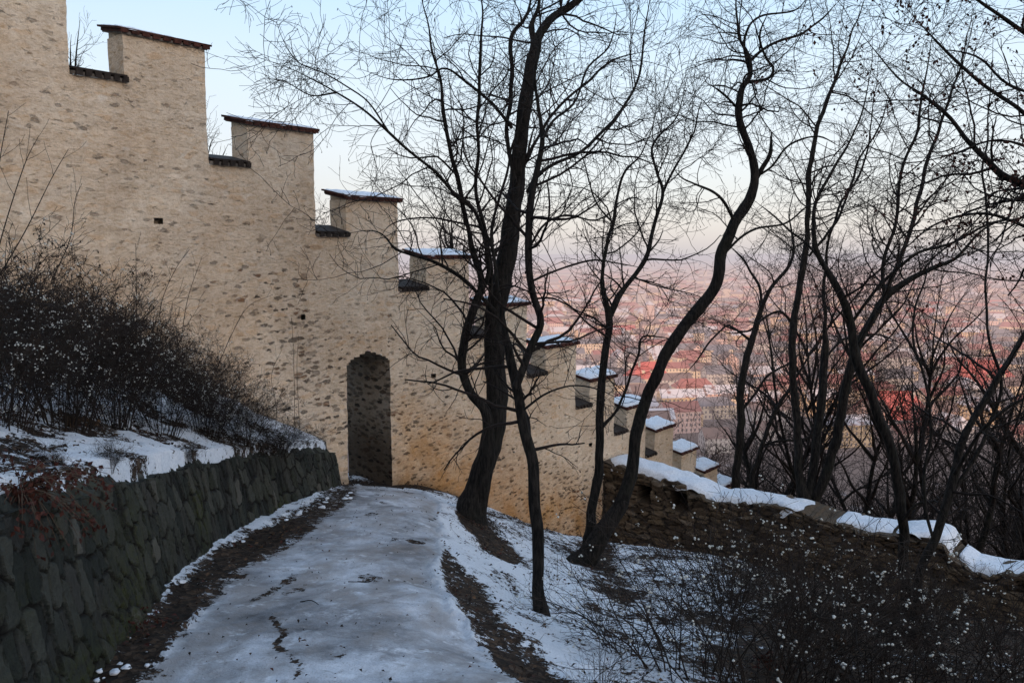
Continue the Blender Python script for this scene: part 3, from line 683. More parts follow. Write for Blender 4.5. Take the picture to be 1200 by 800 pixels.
def grow(P, Rr, per_m, length, rg, k=6, ang=(30, 65), up=.15, wig=.25, rfac=.6, rmax=.02, rmin=.0022, tmin=.15, lvar=.45, lfall=.5, minpar=0., maxpar=9., flat=None, tipk=.35, bend=0.):
    """P (n,k,3) parents -> children (m,k2,3)"""
    n, kp, _ = P.shape
    seg = np.linalg.norm(np.diff(P, axis=1), axis=2); L = seg.sum(1)
    cnt = rg.poisson(L * per_m) ; idx = np.repeat(np.arange(n), cnt); m_ = len(idx)
    t = tmin + (1 - tmin) * rg.random(m_) ** .9; f = t * (kp - 1); a = np.minimum(f.astype(int), kp - 2); fr = f - a
    p0 = P[idx, a] * (1 - fr)[:, None] + P[idx, a + 1] * fr[:, None]; pr = Rr[idx, a] * (1 - fr) + Rr[idx, a + 1] * fr
    ok = (pr > minpar) & (pr < maxpar); p0 = p0[ok]; pr = pr[ok]; idx = idx[ok]; a = a[ok]; t = t[ok]; m_ = len(idx)
    tan = unit(P[idx, a + 1] - P[idx, a])
    rnd = rg.normal(size=(m_, 3)); 
    if flat is not None: rnd = rnd * np.array(flat)
    side = unit(rnd - (rnd * tan).sum(1)[:, None] * tan)
    an = np.radians(rg.uniform(*ang, m_))[:, None]; d = unit(tan * np.cos(an) + side * np.sin(an))
    ln = length * (1 - lfall * t) * rg.uniform(1 - lvar, 1 + lvar, m_)
    out = [p0]; st = (ln / (k - 1))[:, None]
    cur = rg.normal(size=(m_, 3)) * bend
    for i in range(k - 1):
        d = unit(d + rg.normal(size=(m_, 3)) * wig + cur + np.array([0, 0, up])); out.append(out[-1] + d * st)
    C = np.stack(out, 1); r0 = np.clip(pr * rfac, rmin * 1.2, rmax) * rg.uniform(.8, 1.1, m_)
    RR = r0[:, None] * np.linspace(1, tipk, k)[None]; RR = np.maximum(RR, rmin)
    return C, RR
def pack(stems, k=14):
    P = []; Q = []
    for p, r in stems:
        # split long stems in pieces of about 1.2 m so that sampling density stays even
        L = np.r_[0, np.cumsum(np.linalg.norm(np.diff(p, axis=0), axis=1))]; t = np.linspace(0, L[-1], k)
        P.append(np.stack([np.interp(t, L, p[:, i]) for i in range(3)], -1)); Q.append(np.interp(t, L, r))
    return np.array(P), np.array(Q)
def leaves(pos, size, rg, hang=True):
    n = len(pos); a = unit(rg.normal(size=(n, 3)) + (np.array([0, 0, -1.2]) if hang else 0)); b = unit(np.cross(a, rg.normal(size=(n, 3)))); c = np.cross(a, b)
    s = (size * rg.uniform(.6, 1.3, n))[:, None]
    V = np.stack([pos, pos + a * s * .5 + b * s * .32 + c * s * .1, pos + a * s, pos + a * s * .5 - b * s * .32 + c * s * .12], 1).reshape(-1, 3)
    o = np.arange(n)[:, None] * 4
    return V, np.concatenate([o + np.array([0, 1, 2, 3])])
def tube_along(p, r, sides, rough, seed): return tubes(p[None], r[None], sides, rough, seed)
TREE_SEED = 100
def traced_tree(name, label, stems, Y0, cat='tree', group=None, l1=1.25, n1=4., n2=6., n3=7., rmin=.0026, flat=(1, 1, 1), cat_n=0, leaf_n=0, leafmat='leafred', leaf_s=.05, foot=True, up1=.12, len2=.5, len3=.22, ntop=1.0, xtra_z=0.):
    """stems: list of (points [(px, py, width px)], depth shift at the end [m], own depth offset at start [m])"""
    global TREE_SEED; TREE_SEED += 1; rg = np.random.default_rng(TREE_SEED)
    big = []; allst = []; base = None
    for si, st in enumerate(stems):
        pts, dy = st[0], st[1]; dy0 = st[2] if len(st) > 2 else 0.
        n = len(pts); W = []; rr = []
        ylen = np.r_[0, np.cumsum([math.hypot(pts[i + 1][0] - pts[i][0], pts[i + 1][1] - pts[i][1]) for i in range(n - 1)])]; ylen = ylen / ylen[-1]
        for (x, y, w_), u in zip(pts, ylen):
            Yd = Y0 + dy0 + dy * u; p = at(x, y, Yd); W.append(p); rr.append(w_ * .46 / F * Yd)
        W = np.array(W); rr = np.array(rr)
        rr = np.where(rr * F / W[:, 1] < 3.6, rr * .84, rr)
        C = catmull(np.c_[W, rr], n_per=8); p, r = C[:, :3], np.maximum(C[:, 3], rmin)
        p, r = resample(p, r, .07)
        if len(p) > 8:
            amp = .03; p = p + amp * np.stack([vn(p * 3.1, 1), vn(p * 3.1 + 9, 2), 0 * p[:, 0]], -1) * np.minimum(1, np.arange(len(p)) / 6)[:, None]
        tl = np.arange(len(r))[::-1] / max(4, .22 * len(r)); r = np.maximum(rmin * 1.1, r * np.clip(.25 + .75 * tl, 0, 1))
        allst.append((p, r))
        if si == 0: base = p[0]
    # the foot: carry the first stem down into the ground and flare it
    p, r = allst[0]
    if foot:
        gz = float(height(p[0, 0], p[0, 1])); z0 = p[0, 2]
        if z0 > gz - .1:
            nn = max(2, int((z0 - gz + .3) / .1)); dn = np.stack([np.repeat(p[0, 0], nn), np.repeat(p[0, 1], nn), np.linspace(gz - .3, z0 - .08, nn)], -1)
            p = np.vstack([dn, p]); r = np.r_[np.repeat(r[0], nn), r]
        fl = np.maximum(0, 1 - (p[:, 2] - gz) / .45); r = r * (1 + .18 * np.clip(fl, 0, 1.3) ** 2); allst[0] = (p, r)
        base = np.array([p[0, 0], p[0, 1], gz])
    t = thing(name, label, cat, tuple(base), 0, group)
    # trunk = the first stem, limbs = the other traced ones
    v, f = tube_along(p, r, 14, .17, TREE_SEED)
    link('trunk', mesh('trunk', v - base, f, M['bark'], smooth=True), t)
    if len(allst) > 1:
        for a, b_ in allst[1:]:
            v, f = tube_along(a, b_, 9, .15, TREE_SEED); link('limb', mesh('limb', v - base, f, M['bark'], smooth=True), t)
    P0, Q0 = pack(allst, 30)
    gzb = base[2]
    P1, R1 = grow(P0, Q0, n1, l1 * 1.1, rg, 10, (45, 88), up1 * .35, .17, .5, .018, rmin * 1.25, .0, .6, .15, maxpar=.062 * ntop, flat=flat, bend=.05)
    ok = P1[:, 0, 2] > gzb + 1.3; P1, R1 = P1[ok], R1[ok]
    P2, R2 = grow(P1, R1, n2, len2 * 1.15, rg, 7, (35, 75), .01, .16, .62, .007, rmin * 1.05, .12, .5, .4, flat=flat, bend=.06)
    P2b, R2b = grow(P0, Q0, n1 * .8, len2 * 1.1, rg, 7, (45, 85), .02, .16, .3, .007, rmin * 1.05, .1, .5, .2, maxpar=.045, flat=flat)
    ok = P2b[:, 0, 2] > gzb + 1.3; P2 = np.concatenate([P2, P2b[ok]]); R2 = np.concatenate([R2, R2b[ok]])
    P3, R3 = grow(P2, R2, n3, len3, rg, 5, (30, 70), .0, .16, .8, .004, rmin * .85, .1, .5, .3, flat=flat)
    v, f = join([tubes(P1, R1, 5), tubes(P2, R2, 3)])
    v, f = join([(v, f), tubes(P3, R3, 3)])
    if cat_n:
        tips = P3[rg.random(len(P3)) < cat_n][:, -1]; n_ = len(tips)
        if n_:
            d = np.array([0, 0, -1.]) + rg.normal(0, .25, (n_, 3)); L = rg.uniform(.015, .035, n_)[:, None]
            Cc = np.stack([tips, tips + d * L * .5, tips + d * L], 1); vv, ff = tubes(Cc, np.tile([.003, .0055, .003], (n_, 1)), 4); v, f = join([(v, f), (vv, ff)])
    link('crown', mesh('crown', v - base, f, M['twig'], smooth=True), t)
    if leaf_n:
        src = P3[:, -1]; cl = src[rg.integers(0, len(src), max(1, leaf_n // 5))]
        pos = (cl[:, None] + rg.normal(0, leaf_s * .9, (len(cl), 5, 3))).reshape(-1, 3)
        v, f = leaves(pos, leaf_s, rg); link('dry_leaves', mesh('dry_leaves', v - base, f, M[leafmat]), t)
    return t, allst
def baseY(px, py): return ground_hit(px, py)[1]

# tree A: the thick double-footed tree in the middle
YA = float(baseY(552, 606))
A0 = [(550, 610, 40), (553, 590, 33), (562, 560, 28), (576, 520, 30), (583, 475, 27), (581, 425, 27), (579, 374, 27), (590, 325, 25), (596, 290, 24), (605, 225, 20), (609, 169, 18), (618, 100, 17), (626, 56, 15), (621, 30, 10), (630, 6, 8), (640, -40, 6)]
A1 = [(626, 60, 12), (634, 36, 11), (650, 20, 10), (668, 8, 9), (682, -8, 8), (700, -40, 6)]
A2 = [(557, 645, 22), (562, 600, 20), (573, 535, 19), (573, 500, 15), (568, 478, 13), (552, 460, 12), (542, 430, 11), (545, 396, 11), (556, 358, 11), (564, 335, 9), (558, 305, 8), (545, 262, 7), (538, 221, 7), (529, 180, 6), (521, 142, 6), (517, 97, 5), (506, 56, 5), (498, 10, 4), (494, -40, 3)]
A3 = [(560, 352, 8), (570, 325, 7), (572, 296, 6), (562, 262, 6), (552, 240, 5), (534, 228, 5), (502, 195, 4.5), (457, 157, 4), (425, 130, 3.2), (394, 109, 2.8), (350, 85, 2.2), (300, 67, 1.6)]
A4 = [(575, 345, 7), (574, 296, 6), (557, 225, 5.5), (560, 180, 5), (560, 105, 5), (563, 40, 4.5), (563, -30, 4)]
A5 = [(580, 365, 7), (562, 346, 6), (537, 323, 6), (507, 306, 5), (475, 296, 4), (462, 291, 3.5), (450, 275, 2.5), (430, 270, 2), (395, 276, 1.5)]
A6 = [(604, 215, 7), (593, 150, 6.5), (599, 110, 6.5), (598, 45, 6), (612, 25, 5), (622, 5, 4.5), (625, -30, 4)]
A7 = [(600, 150, 5), (575, 120, 4.5), (545, 95, 4), (520, 80, 3), (500, 90, 2.6), (460, 93, 2), (420, 80, 1.5)]
A8 = [(582, 300, 5), (565, 270, 4), (540, 262, 3), (500, 255, 2.5), (460, 262, 2), (440, 285, 1.6)]
A9 = [(612, 200, 5), (630, 160, 4.5), (660, 120, 4), (690, 95, 3.5), (720, 70, 3), (760, 60, 2)]
A10 = [(457, 157, 3), (430, 118, 2.4), (385, 88, 2), (345, 70, 1.6), (325, 25, 1.2)]
A11 = [(394, 109, 2.2), (365, 112, 1.8), (330, 95, 1.4), (300, 108, 1.2)]
traced_tree('bare_tree', 'thickest dark bare tree in front of the cream wall, with a flared double foot', [(A0, .5), (A1, .2, .5), (A2, -.3), (A3, -1.2, -.15), (A4, -.8, -.1), (A5, -.8, 0), (A6, .8, .2), (A7, -.8, .3), (A8, -.5, .1), (A9, 1.0, .3), (A10, -.2, -1.1), (A11, .1, -1.35)], YA, n1=5.2, n2=6.5, n3=5.5, cat_n=.10, l1=1.1)
# tree B: slimmer tree with its own foot to the right
YB = float(baseY(635, 722))
B0 = [(636, 724, 20), (630, 690, 16), (629, 640, 15), (627, 590, 15), (624, 545, 15), (612, 490, 14), (603, 450, 13), (596, 405, 10), (590, 365, 7), (582, 320, 6), (575, 270, 5), (585, 230, 4), (600, 180, 3.4), (612, 130, 3), (618, 60, 2.4)]
B1 = [(604, 455, 10), (610, 440, 10), (622, 408, 10), (633, 378, 10), (626, 345, 9.5), (619, 300, 9.5), (620, 250, 9.5), (627, 210, 8.5), (636, 165, 7.5), (631, 120, 5), (628, 86, 4.5), (636, 50, 4), (630, 0, 3.5), (628, -40, 3)]
B2 = [(618, 225, 6), (628, 208, 5.5), (650, 192, 5), (675, 180, 4.5), (705, 155, 4.5), (732, 125, 4), (752, 90, 3.5), (757, 40, 3), (768, -20, 2.5)]
B3 = [(620, 290, 4), (640, 262, 3.5), (668, 252, 3), (700, 258, 2.5), (730, 238, 2), (750, 225, 1.5)]
B4 = [(614, 480, 4), (640, 460, 3.2), (670, 452, 2.6), (700, 456, 2), (730, 470, 1.6)]
B5 = [(622, 330, 4), (650, 318, 3.5), (690, 305, 3), (720, 308, 2.2), (760, 315, 1.6)]
B6 = [(626, 350, 3.5), (650, 350, 3), (680, 365, 2.4), (700, 375, 2), (716, 395, 1.5)]
B7 = [(636, 163, 4.5), (650, 140, 4), (676, 120, 3.5), (690, 80, 3), (712, 55, 2.5), (720, 10, 2)]
traced_tree('bare_tree', 'slim bare tree with a black trunk rising from snow right of the path', [(B0, .8), (B1, .6, .2), (B2, .9, .5), (B3, .3, .4), (B4, .3, .2), (B5, .4, .3), (B6, .4, .3), (B7, .6, .5)], YB, n1=5.2, n2=6.5, n3=5.5, rmin=.0022, l1=.8, len2=.38, len3=.18, cat_n=.1)
# tree C: forked tree
YC = 12.5
C0 = [(690, 632, 17), (694, 600, 13), (700, 560, 12), (703, 525, 11), (703, 483, 10.5), (709, 412, 9.5), (714, 372, 9), (706, 342, 6.5), (706, 314, 6), (711, 285, 5.5), (719, 262, 5), (722, 235, 4.5), (733, 200, 3.6), (752, 180, 3), (765, 140, 2.4), (770, 100, 2)]
C1 = [(714, 372, 8), (724, 350, 8), (736, 334, 7.5), (756, 305, 7), (764, 275, 6), (770, 250, 5.5), (777, 225, 5), (770, 200, 4), (765, 170, 3.4), (790, 140, 2.6), (806, 100, 2)]
C2 = [(777, 226, 4), (785, 205, 3.6), (800, 180, 3), (815, 150, 2.4), (822, 110, 1.8)]
C3 = [(706, 500, 6), (722, 480, 4), (735, 450, 4), (748, 415, 3.5), (752, 395, 3), (775, 395, 2.2), (800, 400, 1.6)]
C4 = [(712, 395, 4), (690, 380, 3), (672, 362, 2.4), (655, 348, 1.8), (640, 345, 1.4)]
C5 = [(719, 262, 3), (700, 240, 2.6), (690, 210, 2.2), (680, 170, 1.8)]
traced_tree('bare_tree', 'forked bare tree with a thin Y-shaped trunk, just left of the bent tree', [(C0, .5), (C1, .8, .3), (C2, .3, 1.), (C3, .4, .1), (C4, -.5, .1), (C5, .3, .4)], YC, n1=5.2, n2=6.5, n3=5.5, l1=1.1, len2=.5, rmin=.003)
# tree D: big bent tree
YD = float(baseY(690, 662))
D0 = [(668, 672, 30), (690, 650, 27), (708, 620, 24), (726, 592, 20), (738, 560, 17), (744, 528, 16), (748, 500, 15), (756, 470, 15), (772, 432, 15), (793, 393, 15.5), (819, 362, 15.5), (838, 335, 15), (846, 300, 14), (858, 268, 13.5), (876, 238, 13), (885, 206, 11), (880, 180, 9), (872, 158, 9), (864, 130, 9), (870, 105, 8.5), (879, 88, 8), (877, 65, 7), (864, 40, 6), (861, 5, 5), (866, -40, 4)]
D1 = [(885, 210, 8), (895, 195, 7), (903, 180, 6.5), (903, 155, 6)]
D2 = [(879, 72, 5), (892, 60, 4.5), (915, 48, 4), (940, 40, 3.5), (962, 24, 3), (985, 0, 2)]
D3 = [(876, 96, 5), (888, 95, 4.5), (901, 91, 4.5), (905, 80, 4), (897, 68, 3.5), (890, 40, 3), (900, 10, 2.2)]
D4 = [(862, 262, 5), (850, 238, 4.5), (836, 225, 4), (812, 215, 3), (798, 208, 2.4), (785, 190, 1.8)]
D5 = [(866, 130, 4), (850, 112, 3.4), (840, 104, 3), (826, 98, 2)]
D6 = [(903, 157, 3), (898, 150, 3)]
D7 = [(879, 90, 5), (872, 45, 4), (890, 20, 3), (930, 12, 2.5), (950, -10, 2)]
D8 = [(846, 300, 4), (880, 270, 3.5), (920, 262, 3), (950, 240, 2.2), (990, 235, 1.6)]
D9 = [(885, 208, 4), (905, 195, 3.5), (925, 170, 3), (960, 160, 2.4), (990, 175, 1.6)]
traced_tree('bare_tree', 'heavy bent bare tree leaning right from the snowy slope in an S curve', [(D0, 1.0), (D1, .1, .85), (D2, .4, .95), (D3, -.3, .9), (D4, -.6, .6), (D5, -.3, .85), (D7, .3, .95), (D8, .8, .6), (D9, -.8, .8)], YD, n1=5.2, n2=6.5, n3=5.5, l1=1.05, rmin=.0027, cat_n=.1)
# trees at the ruined wall
E0 = [(945, 590, 20), (938, 560, 11), (935, 514, 10), (930, 450, 9.5), (928, 398, 10), (935, 350, 8), (943, 300, 8), (946, 270, 7.5), (948, 211, 7.5), (958, 150, 6), (980, 89, 5), (1003, 28, 4), (1020, -20, 3)]
E1 = [(948, 588, 13), (952, 550, 11), (956, 514, 10.5), (964, 460, 10.5), (966, 415, 10), (967, 380, 6), (966, 330, 5), (972, 280, 4), (985, 240, 3.4), (1010, 200, 3), (1022, 140, 2.5), (1030, 60, 2)]
E2 = [(952, 588, 14), (966, 560, 13), (980, 514, 12.5), (988, 470, 12), (996, 435, 11.5), (1005, 405, 10), (1022, 372, 9), (1040, 346, 9), (1062, 331, 8), (1090, 315, 7), (1120, 302, 5), (1150, 270, 4), (1185, 250, 3), (1215, 220, 3)]
E3 = [(1035, 350, 7), (1047, 320, 7), (1062, 285, 6.5), (1075, 240, 6), (1090, 180, 5), (1108, 130, 4), (1125, 80, 3), (1140, 10, 2.5)]
E4 = [(931, 380, 4), (915, 365, 4), (895, 373, 3.5), (875, 388, 3), (855, 384, 2.4), (830, 372, 2)]
E5 = [(966, 420, 4), (985, 400, 4), (1000, 395, 3.4), (1030, 392, 3), (1060, 405, 2)]
E6 = [(948, 300, 4), (972, 270, 4), (992, 235, 3.5), (1005, 190, 3), (1030, 150, 2.4), (1045, 100, 2)]
traced_tree('bare_tree', 'bare tree with three dark stems rising together through the snow on the ruined wall', [(E0, .8), (E1, 1.2), (E2, -1.4), (E3, .8, -.8), (E4, -.5, .3), (E5, .6, .4), (E6, .5, .5)], 16.35, l1=1.35, n1=5.0, n2=6.2, n3=5, rmin=.003)
F0 = [(1063, 700, 15), (1060, 650, 13), (1056, 590, 12.5), (1048, 545, 12), (1040, 514, 12), (1022, 465, 12), (1004, 421, 12), (996, 376, 11), (978, 335, 9), (962, 303, 7.5), (955, 278, 6.5), (956, 240, 5), (975, 200, 4), (1000, 160, 3.4), (1018, 100, 2.6), (1022, 30, 2)]
F1 = [(1006, 405, 7), (1020, 380, 6.5), (1034, 352, 6), (1036, 310, 5.5), (1050, 260, 5), (1056, 200, 4.5), (1075, 150, 4), (1085, 90, 3), (1100, 20, 2)]
F2 = [(998, 378, 5), (1030, 335, 5), (1070, 300, 4.5), (1115, 285, 4), (1160, 262, 3.4), (1200, 255, 3), (1240, 240, 2)]
F3 = [(962, 305, 4), (945, 285, 3.5), (925, 270, 3), (905, 250, 2.4), (885, 235, 1.6)]
F4 = [(1058, 610, 5), (1075, 590, 4), (1100, 585, 3), (1130, 560, 2.4), (1160, 540, 2)]
traced_tree('bare_tree', 'dark bare tree right of the three-stemmed one, leaning left to a crossing fork', [(F0, .6), (F1, .4, .3), (F2, -.8, .3), (F3, .4, .4), (F4, -.4, 0)], 10.6, n1=5.0, n2=6.2, n3=5, l1=1.0, len2=.42, rmin=.0026)
G0 = [(1070, 800, 16), (1070, 760, 14), (1075, 700, 12), (1080, 665, 11), (1097, 624, 11), (1118, 560, 10.5), (1128, 522, 9.5), (1145, 485, 8.5), (1164, 449, 8), (1185, 415, 7.5), (1205, 385, 7), (1240, 330, 6), (1270, 240, 5)]
G1 = [(1119, 555, 6), (1140, 520, 5.5), (1162, 495, 5), (1185, 476, 4.5), (1215, 460, 4)]
G2 = [(1110, 585, 6), (1140, 540, 6), (1158, 500, 5.5), (1172, 450, 5), (1160, 400, 4), (1154, 350, 3.5), (1156, 300, 3.5), (1155, 240, 3.2), (1153, 200, 3), (1160, 120, 2.5), (1165, 40, 2)]
G3 = [(1096, 640, 5), (1085, 600, 5), (1083, 550, 4.5), (1090, 500, 4), (1082, 440, 4), (1070, 395, 3.6), (1080, 340, 3), (1092, 300, 2.6), (1120, 260, 2)]
traced_tree('bare_tree', 'bare tree at the right foreground, forking towards the right edge above the dark shrubs', [(G0, .8), (G1, -.5, .3), (G2, .9, .3), (G3, .7, .2)], 8.6, n1=2.4, n2=5, n3=5, l1=.85, len2=.38, len3=.18, rmin=.0022)
H0 = [(861, 585, 12), (864, 540, 10.5), (868, 505, 10), (868, 465, 9.5), (874, 425, 9), (882, 395, 8), (895, 356, 7), (905, 335, 5.5), (922, 316, 5), (930, 290, 4), (925, 250, 3), (935, 210, 2.4)]
H1 = [(893, 360, 4.5), (890, 335, 4), (878, 315, 3.4), (868, 300, 3), (850, 285, 2)]
H2 = [(880, 400, 4), (862, 385, 3.6), (850, 382, 3), (832, 400, 3), (815, 425, 2.4), (800, 440, 1.6)]
H3 = [(869, 480, 5), (885, 462, 4), (900, 440, 3.5), (925, 425, 3), (945, 405, 2.4)]
traced_tree('bare_tree', 'thin bare tree standing behind the snowy ruined wall, left of the three-stemmed tree', [(H0, .6), (H1, .3, .5), (H2, -.6, .4), (H3, .4, .2)], 19.5, n1=2.2, n2=4, n3=4, l1=1.4, rmin=.0036)
I0 = [(879, 588, 8), (882, 560, 7.5), (890, 530, 7), (901, 500, 6.5), (912, 475, 6), (925, 455, 5), (940, 430, 4), (960, 400, 3)]
I1 = [(893, 522, 4), (915, 516, 4), (940, 515, 3.5), (965, 505, 3), (990, 500, 2)]
traced_tree('bare_tree', 'thinnest bare tree behind the ruined wall, leaning right beside its neighbour', [(I0, .6), (I1, .4, .2)], 21.5, n1=2.2, n2=4, n3=4, l1=1.3, rmin=.0038)
J0 = [(1400, 560, 30), (1370, 420, 26), (1330, 300, 20), (1270, 255, 11), (1200, 216, 9), (1169, 202, 8), (1136, 164, 6), (1112, 136, 5), (1084, 112, 4.5), (1056, 94, 4), (1023, 56, 3), (1000, 20, 2)]
J1 = [(1270, 200, 8), (1200, 136, 6), (1169, 112, 5.5), (1138, 88, 5), (1107, 61, 4), (1085, 35, 3), (1062, 8, 2.4)]
J2 = [(1260, 70, 7), (1200, 38, 6), (1170, 18, 5), (1145, 0, 4), (1110, -30, 3)]
J3 = [(1330, 300, 12), (1290, 250, 10), (1270, 200, 8)]
J4 = [(1290, 250, 9), (1290, 150, 8), (1260, 70, 7)]
J5 = [(1330, 310, 8), (1270, 300, 6), (1200, 265, 5), (1150, 250, 4), (1100, 262, 3), (1060, 290, 2.4), (1020, 320, 2)]
J6 = [(1290, 150, 5), (1230, 120, 4.5), (1180, 100, 4), (1150, 70, 3), (1120, 60, 2.4), (1080, 60, 2)]
J7 = [(1290, 250, 5), (1230, 190, 4.5), (1195, 170, 4), (1160, 165, 3), (1120, 180, 2.4), (1075, 185, 2)]
traced_tree('bare_tree', 'bare tree at the right edge with reddish dry leaves still on its twigs', [(J0, .5), (J1, .2, .2), (J2, -.2, .2), (J3, 0, .1), (J4, 0, .1), (J5, .6, .1), (J6, .5, .1), (J7, .3, .1)], 6.5, n1=5.0, n2=6, n3=5, l1=.8, len2=.38, len3=.18, rmin=.002, leaf_n=2000, leaf_s=.036, leafmat='leafred')

# ------------------------------------------------------------------ free-standing trees for slope and background
def make_tree(name, hgt, seed, rmin, n2=5., n3=4., lean=.1, mats=('bark', 'twig'), spread=.35, thin=1.):
    rg = np.random.default_rng(seed); n = 12
    nf = rg.integers(1, 4); stems = []
    p = np.zeros((n, 3)); d = np.array([rg.normal(0, lean), rg.normal(0, lean), 1.])
    for i in range(1, n):
        d = unit(d + np.r_[rg.normal(0, .10, 2), .08]); p[i] = p[i - 1] + d * hgt * .92 / (n - 1)
    r0 = (hgt * .011 + .02) * thin
    stems.append((catmull(p, n_per=4), np.interp(np.linspace(0, 1, 4 * (n - 1) + 1), [0, .05, .5, 1], [r0 * 1.5, r0, r0 * .6, rmin * 1.3])))
    for k in range(6 + nf * 2):
        a = rg.integers(2, n - 3); q_ = p[a]; az_ = rg.uniform(0, 6.28); L = hgt * rg.uniform(.28, .5) * (1 - .45 * a / n)
        d = unit(np.array([math.cos(az_) * spread * 2, math.sin(az_) * spread * 2, 1.])); m_ = [q_]
        for i in range(7): d = unit(d + rg.normal(0, .16, 3) + np.array([0, 0, .06])); m_.append(m_[-1] + d * L / 7)
        m_ = catmull(np.array(m_), n_per=3); stems.append((m_, np.linspace(r0 * .55, rmin * 1.2, len(m_))))
    me_t = mesh('trunk', *tube_along(stems[0][0], stems[0][1], 7, .06, seed), M[mats[0]], smooth=True)
    P0, Q0 = pack(stems, 16)
    P1, R1 = grow(P0, Q0, 2.2, hgt * .15, rg, 6, (30, 65), .15, .16, .5, .02, rmin, .12, .5, .3)
    P2, R2 = grow(P1, R1, n2 * .6, hgt * .075, rg, 5, (30, 60), .1, .18, .7, .01, rmin, .1, .5, .3)
    lst = [tubes(P0[1:], Q0[1:], 5), tubes(P1, R1, 3), tubes(P2, R2, 3)]
    if n3:
        P3, R3 = grow(P2, R2, n3 * .6, hgt * .04, rg, 4, (30, 60), .06, .18, .8, .008, rmin * .8, .1, .5, .3); lst.append(tubes(P3, R3, 3))
    me_c = mesh('crown', *join(lst), M[mats[1]], smooth=True)
    return me_t, me_c
def plant(nm, meshes, loc, rot, sc, label, cat='tree', group=None):
    t = thing(nm, label, cat, loc, rot, group); t.scale = (sc,) * 3
    link('trunk', meshes[0], t); link('crown', meshes[1], t); return t
# bare trees just beyond the ruined wall, near enough to show their stems
near_v = [make_tree('t', 9., 40 + i, .0045, 6.5, 5, .12) for i in range(4)]
tall_v = [make_tree('l', 13., 61 + i, .0045, 4.5, 5, .10, thin=.55) for i in range(3)]
rgx = np.random.default_rng(5)
spots = [(905, 24, 8.5), (935, 31, 9), (990, 22, 8), (1015, 30, 10), (1035, 19, 7.5), (1100, 33, 10), (1120, 17.5, 7.5), (1140, 27, 9.5), (1165, 20, 9), (1190, 24, 9.5), (1215, 18, 8.5), (835, 36, 8.5), (1180, 34, 10), (1240, 26, 9), (1075, 38, 10), (1010, 40, 10), (872, 25, 12.5), (978, 23, 12), (1080, 22, 12), (1128, 26, 12.5), (1190, 23, 13), (920, 24, 12), (1040, 28, 14), (1160, 31, 14.5), (1215, 28, 14)]
for i, (px_, Y_, hh_) in enumerate(spots):
    x_ = (px_ - 600) / F * Y_ * 1.06; z_ = float(height(x_, Y_)) - .1
    plant('slope_tree', (near_v if i < 16 else tall_v)[i % (4 if i < 16 else 3)], (x_, Y_, z_), rgx.uniform(0, 6.28), hh_ / (9. if i < 16 else 13.), 'slender bare tree in the dark thicket on the slope behind the ruined wall', 'tree', 'bare trees crowding the slope behind the ruined wall')
far_v = [make_tree('f', 11., 70 + i, .016, 5, 3.2, .08, ('farbark', 'fartwig'), .45) for i in range(4)]
cnt = 0; rgx = np.random.default_rng(8)
while cnt < 150:
    Y_ = rgx.uniform(44, 290) ** 1.0; px_ = rgx.uniform(690, 1330); x_ = (px_ - 600) / F * Y_ * 1.05
    z_ = float(hill(np.array(x_), np.array(Y_))) - .3
    if Y_ < 75 and px_ < 860 and rgx.random() < .6: continue
    plant('park_tree', far_v[cnt % 4], (x_, Y_, z_), rgx.uniform(0, 6.28), rgx.uniform(.75, 1.2), 'distant bare brownish tree on the wooded hillside above the town', 'tree', 'bare trees on the hillside above the town'); cnt += 1
# trees behind the castle wall, seen through the battlements
bw = [(95, 60, 11.5, 'bare tree twigs showing through the uppermost notch of the wall'), (252, 150, 14, 'bare tree top peering through the second notch of the wall'), (385, 268, 17, 'low bare tree top behind the third notch of the wall'), (545, 262, 23, 'small bare tree top rising behind the wall beside the thick middle tree')]
bv_ = make_tree('b', 6., 91, .0035, 6, 5, .1)
for (x, y, Y_, lb), hh_ in zip(bw, (.62, .75, .9, 1.1)):
    p = at(x, y - 55, Y_ + 3)
    t_ = plant('background_tree', bv_, (p[0], p[1], p[2] - 6. * hh_), 2.1 * Y_, hh_, lb)
